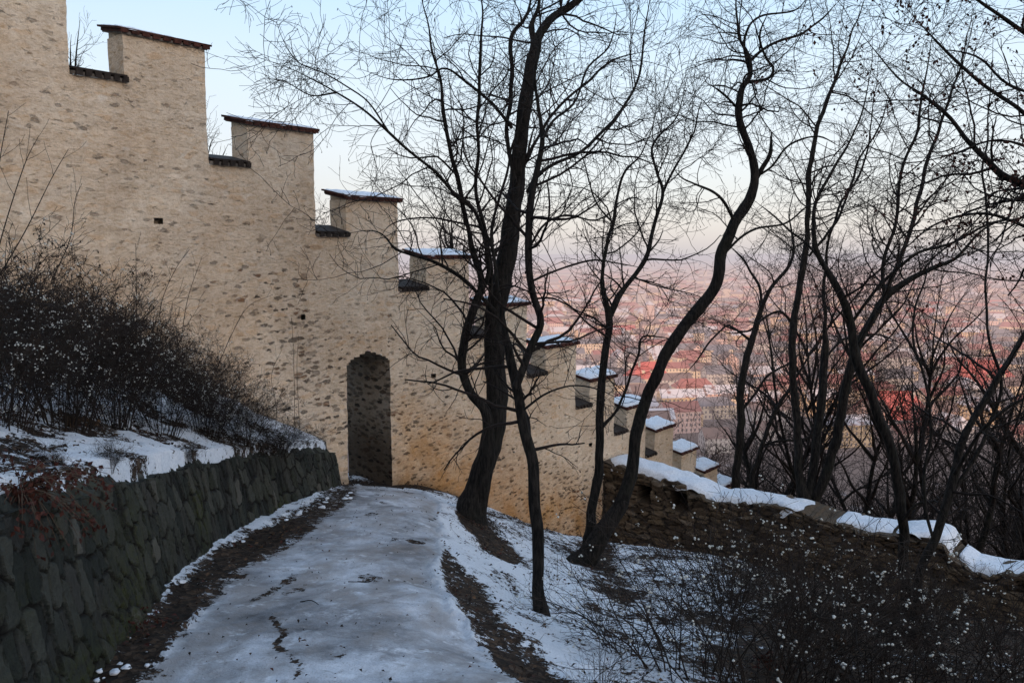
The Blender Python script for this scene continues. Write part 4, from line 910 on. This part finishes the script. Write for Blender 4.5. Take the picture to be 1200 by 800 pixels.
    # the trunk continues down to the hillside
# ------------------------------------------------------------------ shrubs
def shrub_mesh(seed, hgt, rad, nst, n1, n2, n3, berries, nleaf, br=.0055, arch=.10, rmin=.0013, leafs=.028):
    rg = np.random.default_rng(seed)
    a = rg.uniform(0, 6.283, nst); r_ = .22 * rad * np.sqrt(rg.random(nst)); p = np.stack([np.cos(a) * r_, np.sin(a) * r_, 0 * a - .05], -1)
    out_ = rg.uniform(.1, .9, nst) * rad / hgt; a2 = a + rg.normal(0, .5, nst)
    d = unit(np.stack([np.cos(a2) * out_, np.sin(a2) * out_, np.ones(nst)], -1)); L = hgt * rg.uniform(.65, 1.12, nst); k = 10; P = [p]
    for i in range(k - 1):
        d = unit(d + rg.normal(0, .07, (nst, 3)) + np.stack([np.cos(a2), np.sin(a2), -np.ones(nst) * .8], -1) * (arch * (i / k) * rg.uniform(.2, 1.6, nst))[:, None]); P.append(P[-1] + d * (L / (k - 1))[:, None])
    P0 = np.stack(P, 1); R0_ = np.linspace(1, .35, k)[None] * rg.uniform(.0035, .0075, nst)[:, None]
    P1, R1 = grow(P0, R0_, n1, hgt * .36, rg, 7, (20, 55), .03, .16, .6, .004, rmin * 1.2, .2, .5, .4)
    P2, R2 = grow(P1, R1, n2, hgt * .17, rg, 5, (25, 65), .0, .2, .75, .003, rmin, .1, .5, .3)
    lst = [tubes(P0, R0_, 4), tubes(P1, R1, 3), tubes(P2, R2, 3)]; src = P2
    if n3:
        P3, R3 = grow(P2, R2, n3, hgt * .07, rg, 4, (25, 65), -.02, .2, .8, .002, rmin * .9, .1, .5, .3); lst.append(tubes(P3, R3, 3)); src = P3
    out = {'stems': mesh('stems', *join(lst), M['shrub_twig'], smooth=True)}
    if berries:
        tp = src[rg.integers(0, len(src), berries), -1]; nn = rg.integers(1, 5, berries); c = np.repeat(tp, nn, 0) + rg.normal(0, br * 1.6, (nn.sum(), 3)); s = br * rg.uniform(.7, 1.25, len(c))
        o = np.array([[0, 0, 1], [1, 0, .35], [.31, .95, .35], [-.81, .59, .35], [-.81, -.59, .35], [.31, -.95, .35], [.81, .59, -.45], [-.31, .95, -.45], [-1, 0, -.45], [-.31, -.95, -.45], [.81, -.59, -.45], [0, 0, -1]]); o /= np.linalg.norm(o, axis=1)[:, None]
        tf = np.array([[0, 1, 2], [0, 2, 3], [0, 3, 4], [0, 4, 5], [0, 5, 1], [1, 6, 2], [2, 7, 3], [3, 8, 4], [4, 9, 5], [5, 10, 1], [2, 6, 7], [3, 7, 8], [4, 8, 9], [5, 9, 10], [1, 10, 6], [11, 7, 6], [11, 8, 7], [11, 9, 8], [11, 10, 9], [11, 6, 10]])
        V = (c[:, None] + o[None] * s[:, None, None]).reshape(-1, 3); T = (np.arange(len(c))[:, None, None] * 12 + tf[None]).reshape(-1, 3)
        out['berries'] = mesh('berries', V, T, M['berry'], smooth=True)
    if nleaf:
        pos = src[rg.integers(0, len(src), nleaf), rg.integers(1, src.shape[1], nleaf)]; out['dry_leaves'] = mesh('dry_leaves', *leaves(pos, leafs, rg), M['leafdark'])
    return out
def put_shrub(name, meshes, p, rot, sc, label, cat='shrub', group=None):
    t = thing(name, label, cat, tuple(p), rot, group); t.scale = sc if isinstance(sc, tuple) else (sc,) * 3
    for k, m_ in meshes.items(): link(k, m_, t)
    return t
thick = [shrub_mesh(300 + i, 1.5, 1.0, 46, 6, 9, 9, 480, 1700, .0058, .12, .0018, .026) for i in range(3)]
TL = [(-95, 540, 230, 'dense dark shrub with white berries at the very left edge of the bank'), (0, 505, 262, 'tallest dark berry shrub, leftmost of those fully in view on the bank'), (75, 505, 285, 'dark berry shrub second from the left along the snowy bank'), (135, 505, 330, 'dark berry shrub above the bare snow patch, third along the bank'), (190, 510, 368, 'middle dark berry shrub of the row along the bank'), (240, 512, 402, 'dark berry shrub just right of the middle of the bank row'), (285, 520, 440, 'low dark berry shrub below the wall, second from the right of its row'), (325, 530, 478, 'lowest dark berry shrub, at the right end of the bank'),
      (25, 445, 268, 'dark berry shrub uphill behind the tallest one, against the cream wall'), (110, 440, 300, 'dark berry shrub in the back row against the wall, second from the left'), (175, 455, 350, 'dark berry shrub in the back row, third from the left'), (235, 475, 395, 'dark berry shrub in the back row nearest to the doorway')]
TL += [(60, 548, 505, 'low dark tangle of twigs in the snow at the left, under the tallest shrub'), (128, 545, 500, 'low twig tangle in the snow at the middle of the bank'), (222, 540, 505, 'low twig tangle near the right end of the snowy bank')]
rgs = np.random.default_rng(17)
for i, (x, y, ty, lb) in enumerate(TL):
    p = ground_hit(x, y); zt = -p[1] * math.tan(TH + math.atan((ty - 400) / F)); hh_ = max(.2, zt - p[2])
    s_ = hh_ / 1.5 * .86; lo = ty > 479 and x < 320
    put_shrub('berry_shrub', thick[i % 3], (p[0], p[1], p[2] - .05), rgs.uniform(0, 6.28), (s_ * .8, s_ * .8, s_) if lo else (max(s_, .62), max(s_, .62), s_), lb, 'shrub', 'berry shrubs on the bank above the retaining wall')
loose = [shrub_mesh(330 + i, 1.4, 1.15, 30, 5, 7, 5, 90, 110, .0085, .22, .0017, .03) for i in range(3)]
loose2 = [shrub_mesh(340 + i, 1.4, 1.2, 24, 4, 5, 4, 70, 30, .0075, .25, .0016, .03) for i in range(3)]
TR = [(742, 770, 640, 'loose arching bush with few berries nearest the foot of the slim tree'), (815, 800, 590, 'arching berry bush in the foreground right of the snow slope'), (885, 815, 600, 'foreground berry bush left of the red-brown dead leaf'), (955, 800, 620, 'arching berry bush in front of the ruined wall, below its three-stemmed tree'), (1035, 810, 640, 'foreground berry bush left of the right-hand forked tree'), (1120, 800, 650, 'foreground berry bush just right of the forked tree foot'), (1195, 800, 655, 'berry bush in the bottom right corner'), (850, 715, 590, 'berry bush standing farther back on the snow before the ruined wall'), (935, 720, 610, 'dark berry bush close to the ruined wall, below its snowiest stretch'), (1010, 730, 640, 'dark berry bush close to the right part of the ruined wall'), (1100, 730, 655, 'dark berry bush below the right end of the ruined wall'), (1180, 720, 670, 'dark berry bush below the lower broken stretch of the ruined wall'), (700, 815, 745, 'smallest arching bush at the bottom, left of the other foreground bushes')]
for i, (x, y, ty, lb) in enumerate(TR):
    p = ground_hit(x, min(y, 830)); zt = -p[1] * math.tan(TH + math.atan((ty - 400) / F)); hh_ = max(.45, zt - p[2])
    s_ = min(hh_ / 1.25, 1.5); put_shrub('snowberry_bush', (loose2 if x < 860 else loose)[i % 3], (p[0], p[1], p[2] - .05), rgs.uniform(0, 6.28), s_, lb, 'bush', 'arching berry bushes in the right foreground')
# tall dry stalks sticking out over the thicket
def stalk(name, pts, Y_, label, r=.004, nb=5, mt='dry_stem', seed=0, group=None):
    rg = np.random.default_rng(500 + seed); W = np.array([at(x, y, Y_ + .1 * i) for i, (x, y) in enumerate(pts)]); W = catmull(W, n_per=6); b0 = W[0].copy()
    Rr_ = np.linspace(r, r * .4, len(W)); P1, R1 = grow(W[None], Rr_[None], nb, .28, rg, 5, (20, 50), .1, .1, .6, .003, .0012, .25)
    v, f = join([tubes(W[None], Rr_[None], 5), tubes(P1, R1, 3)]); o = link(name, mesh(name, v - b0, f, M[mt], smooth=True), loc=tuple(b0)); return tag(o, label, 'dry stalk', group)
for i, (pts, Y_, lb, c_) in enumerate([([(160, 400), (160, 340), (159, 285)], 8., 'upright thin dry stalk rising left of the small square hole', 'shrub_twig'), ([(183, 400), (190, 352), (206, 315), (222, 292)], 8.3, 'thin dry stalk arching right below the square wall hole', 'shrub_twig'), ([(212, 400), (220, 350), (237, 300)], 8.6, 'straight thin dry stalk leaning right below the square wall hole', 'shrub_twig'), ([(346, 528), (345, 470), (344, 415), (342, 372)], 10.8, 'tallest pale dry stalk beside the doorway, at the end of the bank', 'dry_stem'), ([(352, 528), (350, 480), (348, 430), (350, 392)], 10.9, 'second pale dry stalk beside the doorway, right of the tallest', 'dry_stem'), ([(320, 520), (324, 480), (318, 440), (330, 410)], 10.4, 'bent dry stalk at the right end of the thicket', 'shrub_twig'), ([(-10, 320), (10, 250), (30, 190), (45, 160)], 5.2, 'thick dark stalk rising at the left edge against the cream wall', 'shrub_twig'), ([(-5, 330), (30, 270), (60, 210), (80, 175)], 5.4, 'second dark stalk at the left edge, leaning further right', 'shrub_twig'), ([(-12, 300), (-2, 200), (10, 130)], 5.0, 'leftmost dark stalk, cut by the edge of the picture', 'shrub_twig'), ([(60, 330), (82, 280), (88, 235), (96, 215)], 6.4, 'dark stalk above the tallest shrub with a few short twigs', 'shrub_twig'), ([(255, 430), (270, 395), (290, 360), (320, 345)], 9.5, 'long bent dry stalk lying across the wall to the left of the door', 'shrub_twig')]):
    stalk('dry_stalk', pts, Y_, lb, seed=i, mt=c_, r=.0045)
# clumps of curled brown dead leaves
def leaf_clump(name, px_, py_, rad, n, label, mt='leafred', size=.05, dz=.02, seed=0, hang=True):
    rg = np.random.default_rng(600 + seed); p = ground_hit(px_, py_) if not isinstance(px_, np.ndarray) else px_
    k = n // 12 + 3; a = rg.uniform(0, 6.28, k); d = unit(np.stack([np.cos(a), np.sin(a), rg.uniform(.1, 1.2, k)], -1)); C = [np.zeros((k, 3))]
    for i in range(5): d = unit(d + np.array([0, 0, -.28]) + rg.normal(0, .1, (k, 3))); C.append(C[-1] + d * rad / 4)
    C = np.stack(C, 1); v, f = tubes(C, np.tile(np.linspace(.003, .0012, 6), (k, 1)), 3)
    pos = C[rg.integers(0, k, n), rg.integers(1, 6, n)] + rg.normal(0, .012, (n, 3)); lv, lf = leaves(pos, size, rg)
    t = thing(name, label, 'dead plant', (p[0], p[1], p[2] + dz)); link('stalks', mesh('stalks', v, f, M['dry_stem'], smooth=True), t); link('leaves', mesh('leaves', lv, lf, M[mt]), t); return t
leaf_clump('dead_fern', 24, 588, .34, 900, 'drooping red-brown dead fern on top of the retaining wall, left edge', size=.03, dz=.06, seed=1)
leaf_clump('dead_fern', 152, 738, .22, 480, 'dark red dead fern at the foot of the retaining wall beside the path', size=.028, seed=2)
leaf_clump('dead_leaf_tuft', 898, 790, .10, 26, 'red-brown curled dead leaves caught low in the foreground bushes', size=.07, dz=.12, seed=3)
leaf_clump('dead_leaf_tuft', 350, 752, .05, 14, 'small brown curled leaves lying on the ice of the path', 'leafbrown', .045, .0, seed=4)
leaf_clump('dead_leaf_tuft', 84, 500, .16, 120, 'brown dead leaves poking from snow beneath the tallest shrub', 'leafbrown', .035, .02, seed=5)
# stone and fallen twig on the path
p = ground_hit(334, 738); V = []
rg = np.random.default_rng(3)
def blob(c, s, seed, nu=16, nv=10):
    u = np.linspace(0, 2 * math.pi, nu, endpoint=False); v = np.linspace(0.02, math.pi - .02, nv); U, Vv = np.meshgrid(u, v, indexing='ij')
    D = np.stack([np.cos(U) * np.sin(Vv), np.sin(U) * np.sin(Vv), np.cos(Vv)], -1); D = D * (1 + .6 * fbm(D * 2.2 + seed * 7.1, 4, seed))[..., None]
    Q = grid_faces(nu + 1, nv); Q = np.where(Q >= nu * nv, Q - nu * nv, Q); return (D * np.array(s)).reshape(-1, 3) + np.array(c), Q
M['pebble'] = simple('wet_pebble', (.05, .035, .025), (.14, .09, .06), 12, .7, .5)
v, f = blob((0, 0, 0), (.035, .02, .014), 5); o = link('pebble', mesh('pebble', v, f, M['pebble'], smooth=True), loc=tuple(p)); tag(o, 'small brown stone frozen into the middle of the icy path', 'stone')
a_, b_ = ground_hit(352, 706), ground_hit(378, 713); C = np.array([a_ + [0, 0, .008], (a_ + b_) / 2 + [0, .02, .03], b_ + [0, 0, .008]]); C = catmull(C, n_per=6)
v, f = tubes((C - a_)[None], np.linspace(.005, .002, len(C))[None], 5); o = link('fallen_twig', mesh('fallen_twig', v, f, M['bark'], smooth=True), loc=tuple(a_)); tag(o, 'short dark twig lying across the ice of the path', 'twig')
a_, b_ = ground_hit(408, 682), ground_hit(433, 683); C = catmull(np.array([a_ + [0, 0, .006], (a_ + b_) / 2 + [0, -.01, .012], b_ + [0, 0, .006]]), n_per=6)
v, f = tubes((C - a_)[None], np.linspace(.004, .002, len(C))[None], 5); o = link('fallen_twig', mesh('fallen_twig', v, f, M['bark'], smooth=True), loc=tuple(a_)); tag(o, 'thinner twig on the path, nearer its snowy right edge', 'twig')
# snow clumps at the foot of the retaining wall
lst = []; rg = np.random.default_rng(9)
for (x, y, n_, s) in [(118, 782, 22, .026), (150, 745, 12, .024), (160, 712, 6, .035), (212, 672, 6, .035), (230, 657, 5, .03), (267, 636, 7, .04), (330, 607, 9, .05), (345, 600, 7, .045), (372, 592, 9, .04), (395, 583, 6, .04), (310, 612, 3, .03), (405, 579, 4, .04)]:
    c = ground_hit(x, y)
    for k in range(n_):
        q_ = c + np.r_[rg.normal(0, .10), rg.normal(0, .16), 0]; q_[2] = float(height(q_[0], q_[1])) + .005
        if q_[0] < rline_x(q_[1]) - .1: continue
        ss_ = s * rg.uniform(.3, 1.2); lst.append(blob(q_, (ss_, ss_ * 1.1, ss_ * .5), int(rg.integers(1, 99)), 10, 7))
o = link('snow_clumps', mesh('snow_clumps', *join(lst), M['snow'], smooth=True)); tag(o, 'scattered lumps of snow along the foot of the retaining wall', 'snow', kind='stuff')
# fallen leaves and dry grass poking through the snow
gX = X.ravel(); gY = Y.ravel(); gZ = Z.ravel(); gs = snow.ravel(); gi = ice.ravel(); vis = ((px.ravel() > -60) & (px.ravel() < 1260) & (py.ravel() < 880) & (gY > 2.5) & (gY < 20))
cell = np.gradient(gx)[:, None] * np.gradient(gy)[None]; cell = cell.ravel()
cl = .35 + 1.3 * sm(-.1, .4, fbm(np.stack([gX, gY, 0 * gX], -1) * 1.8, 3, 51))
wgt = cell * vis * np.where(gi > .5, .30, .5 + 2.4 * sm(.62, .2, gs)) * cl; wgt /= wgt.sum()
rg = np.random.default_rng(21); ii = rg.choice(len(gX), 30000, p=wgt)
pos = np.stack([gX[ii], gY[ii], gZ[ii] + .012], -1) + np.c_[rg.normal(0, .02, (len(ii), 2)), rg.uniform(0, .012, len(ii))]
n_ = len(ii); a_ = rg.uniform(0, 6.28, n_); d = unit(np.stack([np.cos(a_), np.sin(a_), rg.normal(0, .35, n_)], -1)); e = unit(np.cross(d, np.stack([rg.normal(0, .35, n_), rg.normal(0, .35, n_), np.ones(n_)], -1))); u_ = np.cross(d, e)
s_ = (rg.uniform(.018, .05, n_) * np.where(gi[ii] > .5, .55, 1))[:, None]
V = np.stack([pos, pos + d * s_ * .45 + e * s_ * .34 + np.array([0, 0, .006]), pos + d * s_ + [0, 0, .004], pos + d * s_ * .5 - e * s_ * .32 + np.array([0, 0, .01])], 1).reshape(-1, 3)
Fq = np.arange(n_)[:, None] * 4 + np.arange(4)[None]
pick = rg.random(n_); mi = np.where(pick < .62, 0, np.where(pick < .88, 1, 2))
o = link('fallen_leaves', mesh('fallen_leaves', V, Fq, [M['leafdark'], M['leafbrown'], M['leafred']], mi)); tag(o, 'small dead leaves scattered over snow, ice and earth', 'leaves', kind='stuff')
wgt = cell * vis * (gi < .2) * (.25 + 1.2 * sm(.66, .3, gs)) * cl; wgt /= wgt.sum(); ii = rg.choice(len(gX), 5200, p=wgt); n_ = len(ii)
p0 = np.stack([gX[ii], gY[ii], gZ[ii] - .01], -1); d = unit(np.stack([rg.normal(0, .6, n_), rg.normal(0, .6, n_), np.ones(n_)], -1)); L = rg.uniform(.03, .16, n_)[:, None] * np.where(rg.random(n_) < .06, 2.4, 1)[:, None]
P_g = np.stack([p0, p0 + d * L * .5, p0 + unit(d + rg.normal(0, .35, (n_, 3)) - [0, 0, .25]) * L], 1)
o = link('dry_grass', mesh('dry_grass', *tubes(P_g, np.tile([.0016, .0013, .0007], (n_, 1)), 3), M['shrub_twig'])); tag(o, 'dry grass and thin stalks poking through the snow', 'grass', kind='stuff')

# ------------------------------------------------------------------ the town in the haze
def house_mesh(L, W, H, Rf, hip=.0):
    w_ = np.array([[x, y, z] for z in (-8, H) for (x, y) in ((-L / 2, -W / 2), (L / 2, -W / 2), (L / 2, W / 2), (-L / 2, W / 2))], float)
    g_ = np.array([[-L / 2, 0, H + Rf * (1 - .0)], [L / 2, 0, H + Rf]])
    wq = [[0, 1, 5, 4], [1, 2, 6, 5], [2, 3, 7, 6], [3, 0, 4, 7]]
    o_ = .6; hl = L / 2 + o_ if not hip else L / 2 - W * .42
    r_ = np.array([[-L / 2 - o_, -W / 2 - o_, H - .35], [L / 2 + o_, -W / 2 - o_, H - .35], [L / 2 + o_, W / 2 + o_, H - .35], [-L / 2 - o_, W / 2 + o_, H - .35], [-hl, 0, H + Rf + .3], [hl, 0, H + Rf + .3]])
    if hip: return (w_, wq, []), (r_, [[0, 1, 5, 4], [2, 3, 4, 5]], [[1, 2, 5], [3, 0, 4]])
    return (np.vstack([w_, g_]), wq, [[4, 7, 8], [5, 9, 6]]), (r_, [[0, 1, 5, 4], [2, 3, 4, 5]], [])
def mk(nm, g, m_): 
    Fs = [np.array(g[1])] + ([np.array(g[2])] if len(g[2]) else []); return mesh(nm, g[0], Fs, m_)
rgc = np.random.default_rng(77)
protos = []
for i in range(26):
    L, W, H, Rf = rgc.uniform(15, 38), rgc.uniform(11, 15), rgc.uniform(8, 17), rgc.uniform(4, 7)
    a, b = house_mesh(L, W, H, Rf, rgc.random() < .4)
    k = int(rgc.choice(4, p=[.42, .22, .2, .16])); r_ = int(rgc.choice(4, p=[.36, .34, .12, .18])) + 1
    protos.append((mk('wall', a, FAC[k]), mk('roof', b, ROOF[r_]), k, r_))
def town_z(x, y): return float(hill(np.array(x), np.array(y)))
hero = [(757, 424, 700, 36, 22, 12, 13, .25, 0, 0, 'isolated bright red roof of a pale house seen just left of the bent tree'), (1043, 458, 590, 54, 32, 12, 19, -.12, 0, 1, 'large building with a broad red hipped roof behind the crossing trunks'), (1142, 422, 690, 62, 36, 13, 21, .1, 0, 2, 'largest red-roofed building on the right, beyond the forked tree'), (1212, 468, 600, 40, 28, 12, 16, .3, 0, 1, 'red-roofed building cut by the right edge of the picture'), (880, 410, 860, 46, 15, 18, 6, .0, 2, 0, 'cream tenement with a brown roof facing the low sun between bare trunks'), (660, 350, 1500, 110, 16, 30, 4, .02, 4, 2, 'long pale pink block lit by the sun just right of the wall')]
for (x, y, Y_, L, W, H, Rf, yaw, rf, fc, lb) in hero:
    X_ = (x - 600) / F * Y_ * 1.02; zg = at(x, y, Y_)[2] - H - Rf; zt_ = town_z(X_, Y_); H2 = H
    t = thing('town_house', lb, 'building', (X_, Y_, min(zg, zt_ + 14)), yaw)
    a, b = house_mesh(L, W, H, Rf, True); link('wall', mk('wall', a, FAC[fc]), t); r_ = link('roof', mk('roof', b, ROOF[rf]), t)
    if W > 11 and Y_ < 1000:
        for k in range(3):
            mb = MB(); mb.box(((k - 1) * L * .25, W * .12 * (1 if k % 2 else -1), H + Rf * .9), (.9, .6, 2.2)); link('chimney', mb.mesh('chimney', FAC[3]), r_)
            mb = MB(); mb.box(((k - 1) * L * .22 + 1, -W * .30, H + Rf * .42), (1.3, 1.6, 1.3)); link('dormer', mb.mesh('dormer', FAC[0]), r_)
    fs = MB(); fs.box((0, 0, -14), (L / 2 - .3, W / 2 - .3, 8)); link('foundation', fs.mesh('foundation', FAC[3]), t)
cnt = 0
while cnt < 130:
    Y_ = rgc.uniform(455, 1150); px_ = rgc.uniform(690, 1300); x_ = (px_ - 600) / F * Y_ * 1.03
    if rgc.random() > 1.25 - Y_ / 1150 + .0: continue
    plant('town_tree', far_v[cnt % 4], (x_, Y_, town_z(x_, Y_)), rgc.uniform(0, 6.28), rgc.uniform(1.0, 1.7), 'bare brownish tree standing between the distant houses of the town', 'tree', 'bare trees between the town houses'); cnt += 1
grp = {0: 'cream', 1: 'pinkish', 2: 'ochre', 3: 'grey'}; rn = {1: 'red', 2: 'brown', 3: 'slate', 4: 'snow-dusted'}
done = 0; rest_w = [MB() for _ in range(1)][0]
Yr = 505.; placed = []
while Yr < 6500:
    dY = 30 if Yr < 1500 else (44 if Yr < 2800 else 85)
    x0, x1 = Yr * .03, Yr * .74; xx = x0
    while xx < x1:
        big = 1 if Yr < 2800 else 2.2
        wdt = rgc.uniform(20, 44) * big
        if rgc.random() < .86 and not any(abs(xx - (h_[0] - 600) / F * h_[2]) < h_[3] * .6 and abs(Yr - h_[2]) < 30 for h_ in hero):
            placed.append((xx + rgc.normal(0, 3), Yr + rgc.normal(0, dY * .22), wdt, big))
        xx += wdt * (1.02 if rgc.random() < .8 else 1.5)
    Yr += dY
order = sorted(placed, key=lambda a: a[1])
bands = {}
for i, (x_, y_, w_, big) in enumerate(order):
    yaw = float(rgc.choice([0, math.pi / 2]) * (rgc.random() < .35) + .25 * math.sin(x_ / 160.) + rgc.normal(0, .06)); z_ = town_z(x_, y_)
    if i < 280:
        k = int(rgc.integers(0, len(protos))); m1, m2, fk, rk = protos[k]
        gl_ = f'{grp[fk]} house with a {rn[rk]} roof among the packed houses of the distant town'
        t = thing('distant_house', gl_, 'house', (x_, y_, z_), yaw, f'{grp[fk]} houses with {rn[rk]} roofs in the town'); link('wall', m1, t); link('roof', m2, t)
    else:
        L = w_ * .95; W = rgc.uniform(11, 15) * big ** .5; H = rgc.uniform(8, 19) * (1 if big == 1 else rgc.uniform(1, 1.6)); Rf = rgc.uniform(3, 7)
        if rgc.random() < .02: H *= 1.9; L *= .5
        a, b = house_mesh(L, W, H, Rf, rgc.random() < .4); c_, s2 = math.cos(yaw), math.sin(yaw); Rm = np.array([[c_, s2, 0], [-s2, c_, 0], [0, 0, 1]])
        fk = int(rgc.choice(4, p=[.42, .24, .18, .16])); rk = int(rgc.choice(5, p=[.04, .26, .38, .16, .16]))
        rest_w.add(a[0] @ Rm + [x_, y_, z_], Q=a[1], T=a[2] or None, m=fk); rest_w.add(b[0] @ Rm + [x_, y_, z_], Q=b[1], T=b[2] or None, m=4 + rk)
o = link('distant_town', rest_w.mesh('distant_town', FAC + ROOF)); tag(o, 'mass of far town houses fading into pink haze', 'town', kind='stuff')
w = bpy.data.worlds.new('World'); SC.world = w; w.use_nodes = True; nt = w.node_tree
SUN_EL, SUN_AZ = 12., 195.
def sky():
    nt.nodes.clear(); n = N(nt)
    out = nt.nodes.new('ShaderNodeOutputWorld'); bg = nt.nodes.new('ShaderNodeBackground'); bg.inputs[1].default_value = 1.
    sk = nt.nodes.new('ShaderNodeTexSky'); sk.sky_type = 'NISHITA'; sk.sun_disc = False; sk.sun_elevation = R(SUN_EL); sk.sun_rotation = R(SUN_AZ)
    n.l(sk.outputs[0], bg.inputs[0]); bg.inputs[1].default_value = .05
    # evening dusk glow added to the physical sky: pinkish grey band at the horizon, pale blue higher up
    tc = n.n('ShaderNodeTexCoord'); sp = n.n('ShaderNodeSeparateXYZ'); n.l(tc.outputs['Generated'], sp.inputs[0])
    gr = n.ramp(sp.outputs[2], (0., (.45, .42, .47)), (.05, (.50, .47, .52)), (.12, (.57, .57, .61)), (.20, (.56, .63, .70)), (.30, (.45, .61, .77)), (.50, (.36, .56, .82)), (1., (.30, .42, .62)))
    warm = n.m('MULTIPLY', n.ramp(n.m('MULTIPLY', sp.outputs[1], -1.), (0., 0.), (.9, 1.)), n.ramp(sp.outputs[2], (.1, 1.), (.75, 0.)))
    gr = n.mix(warm, gr, (3.7, 3.0, 2.4))
    b2 = nt.nodes.new('ShaderNodeBackground'); n.l(gr, b2.inputs[0]); b2.inputs[1].default_value = 1.18
    ad = nt.nodes.new('ShaderNodeAddShader'); n.l(bg.outputs[0], ad.inputs[0]); n.l(b2.outputs[0], ad.inputs[1]); n.l(ad.outputs[0], out.inputs[0])
sky()
sd_ = bpy.data.lights.new('sun', 'SUN'); sd_.energy = 4.5; sd_.angle = R(.5); sd_.color = (1, .60, .36)
so = bpy.data.objects.new('sun', sd_); COL.objects.link(so)
az = R(SUN_AZ); el = R(SUN_EL); dv = Vector((math.sin(az) * math.cos(el), math.cos(az) * math.cos(el), math.sin(el)))
so.rotation_euler = dv.to_track_quat('Z', 'Y').to_euler(); so.location = (0, -20, 40)
SC.render.engine = 'CYCLES'
SC.view_settings.view_transform = 'Standard'; SC.view_settings.look = 'None'; SC.view_settings.exposure = 0; SC.view_settings.gamma = 1
SC.cycles.max_bounces = 4; SC.cycles.diffuse_bounces = 2; SC.cycles.glossy_bounces = 1
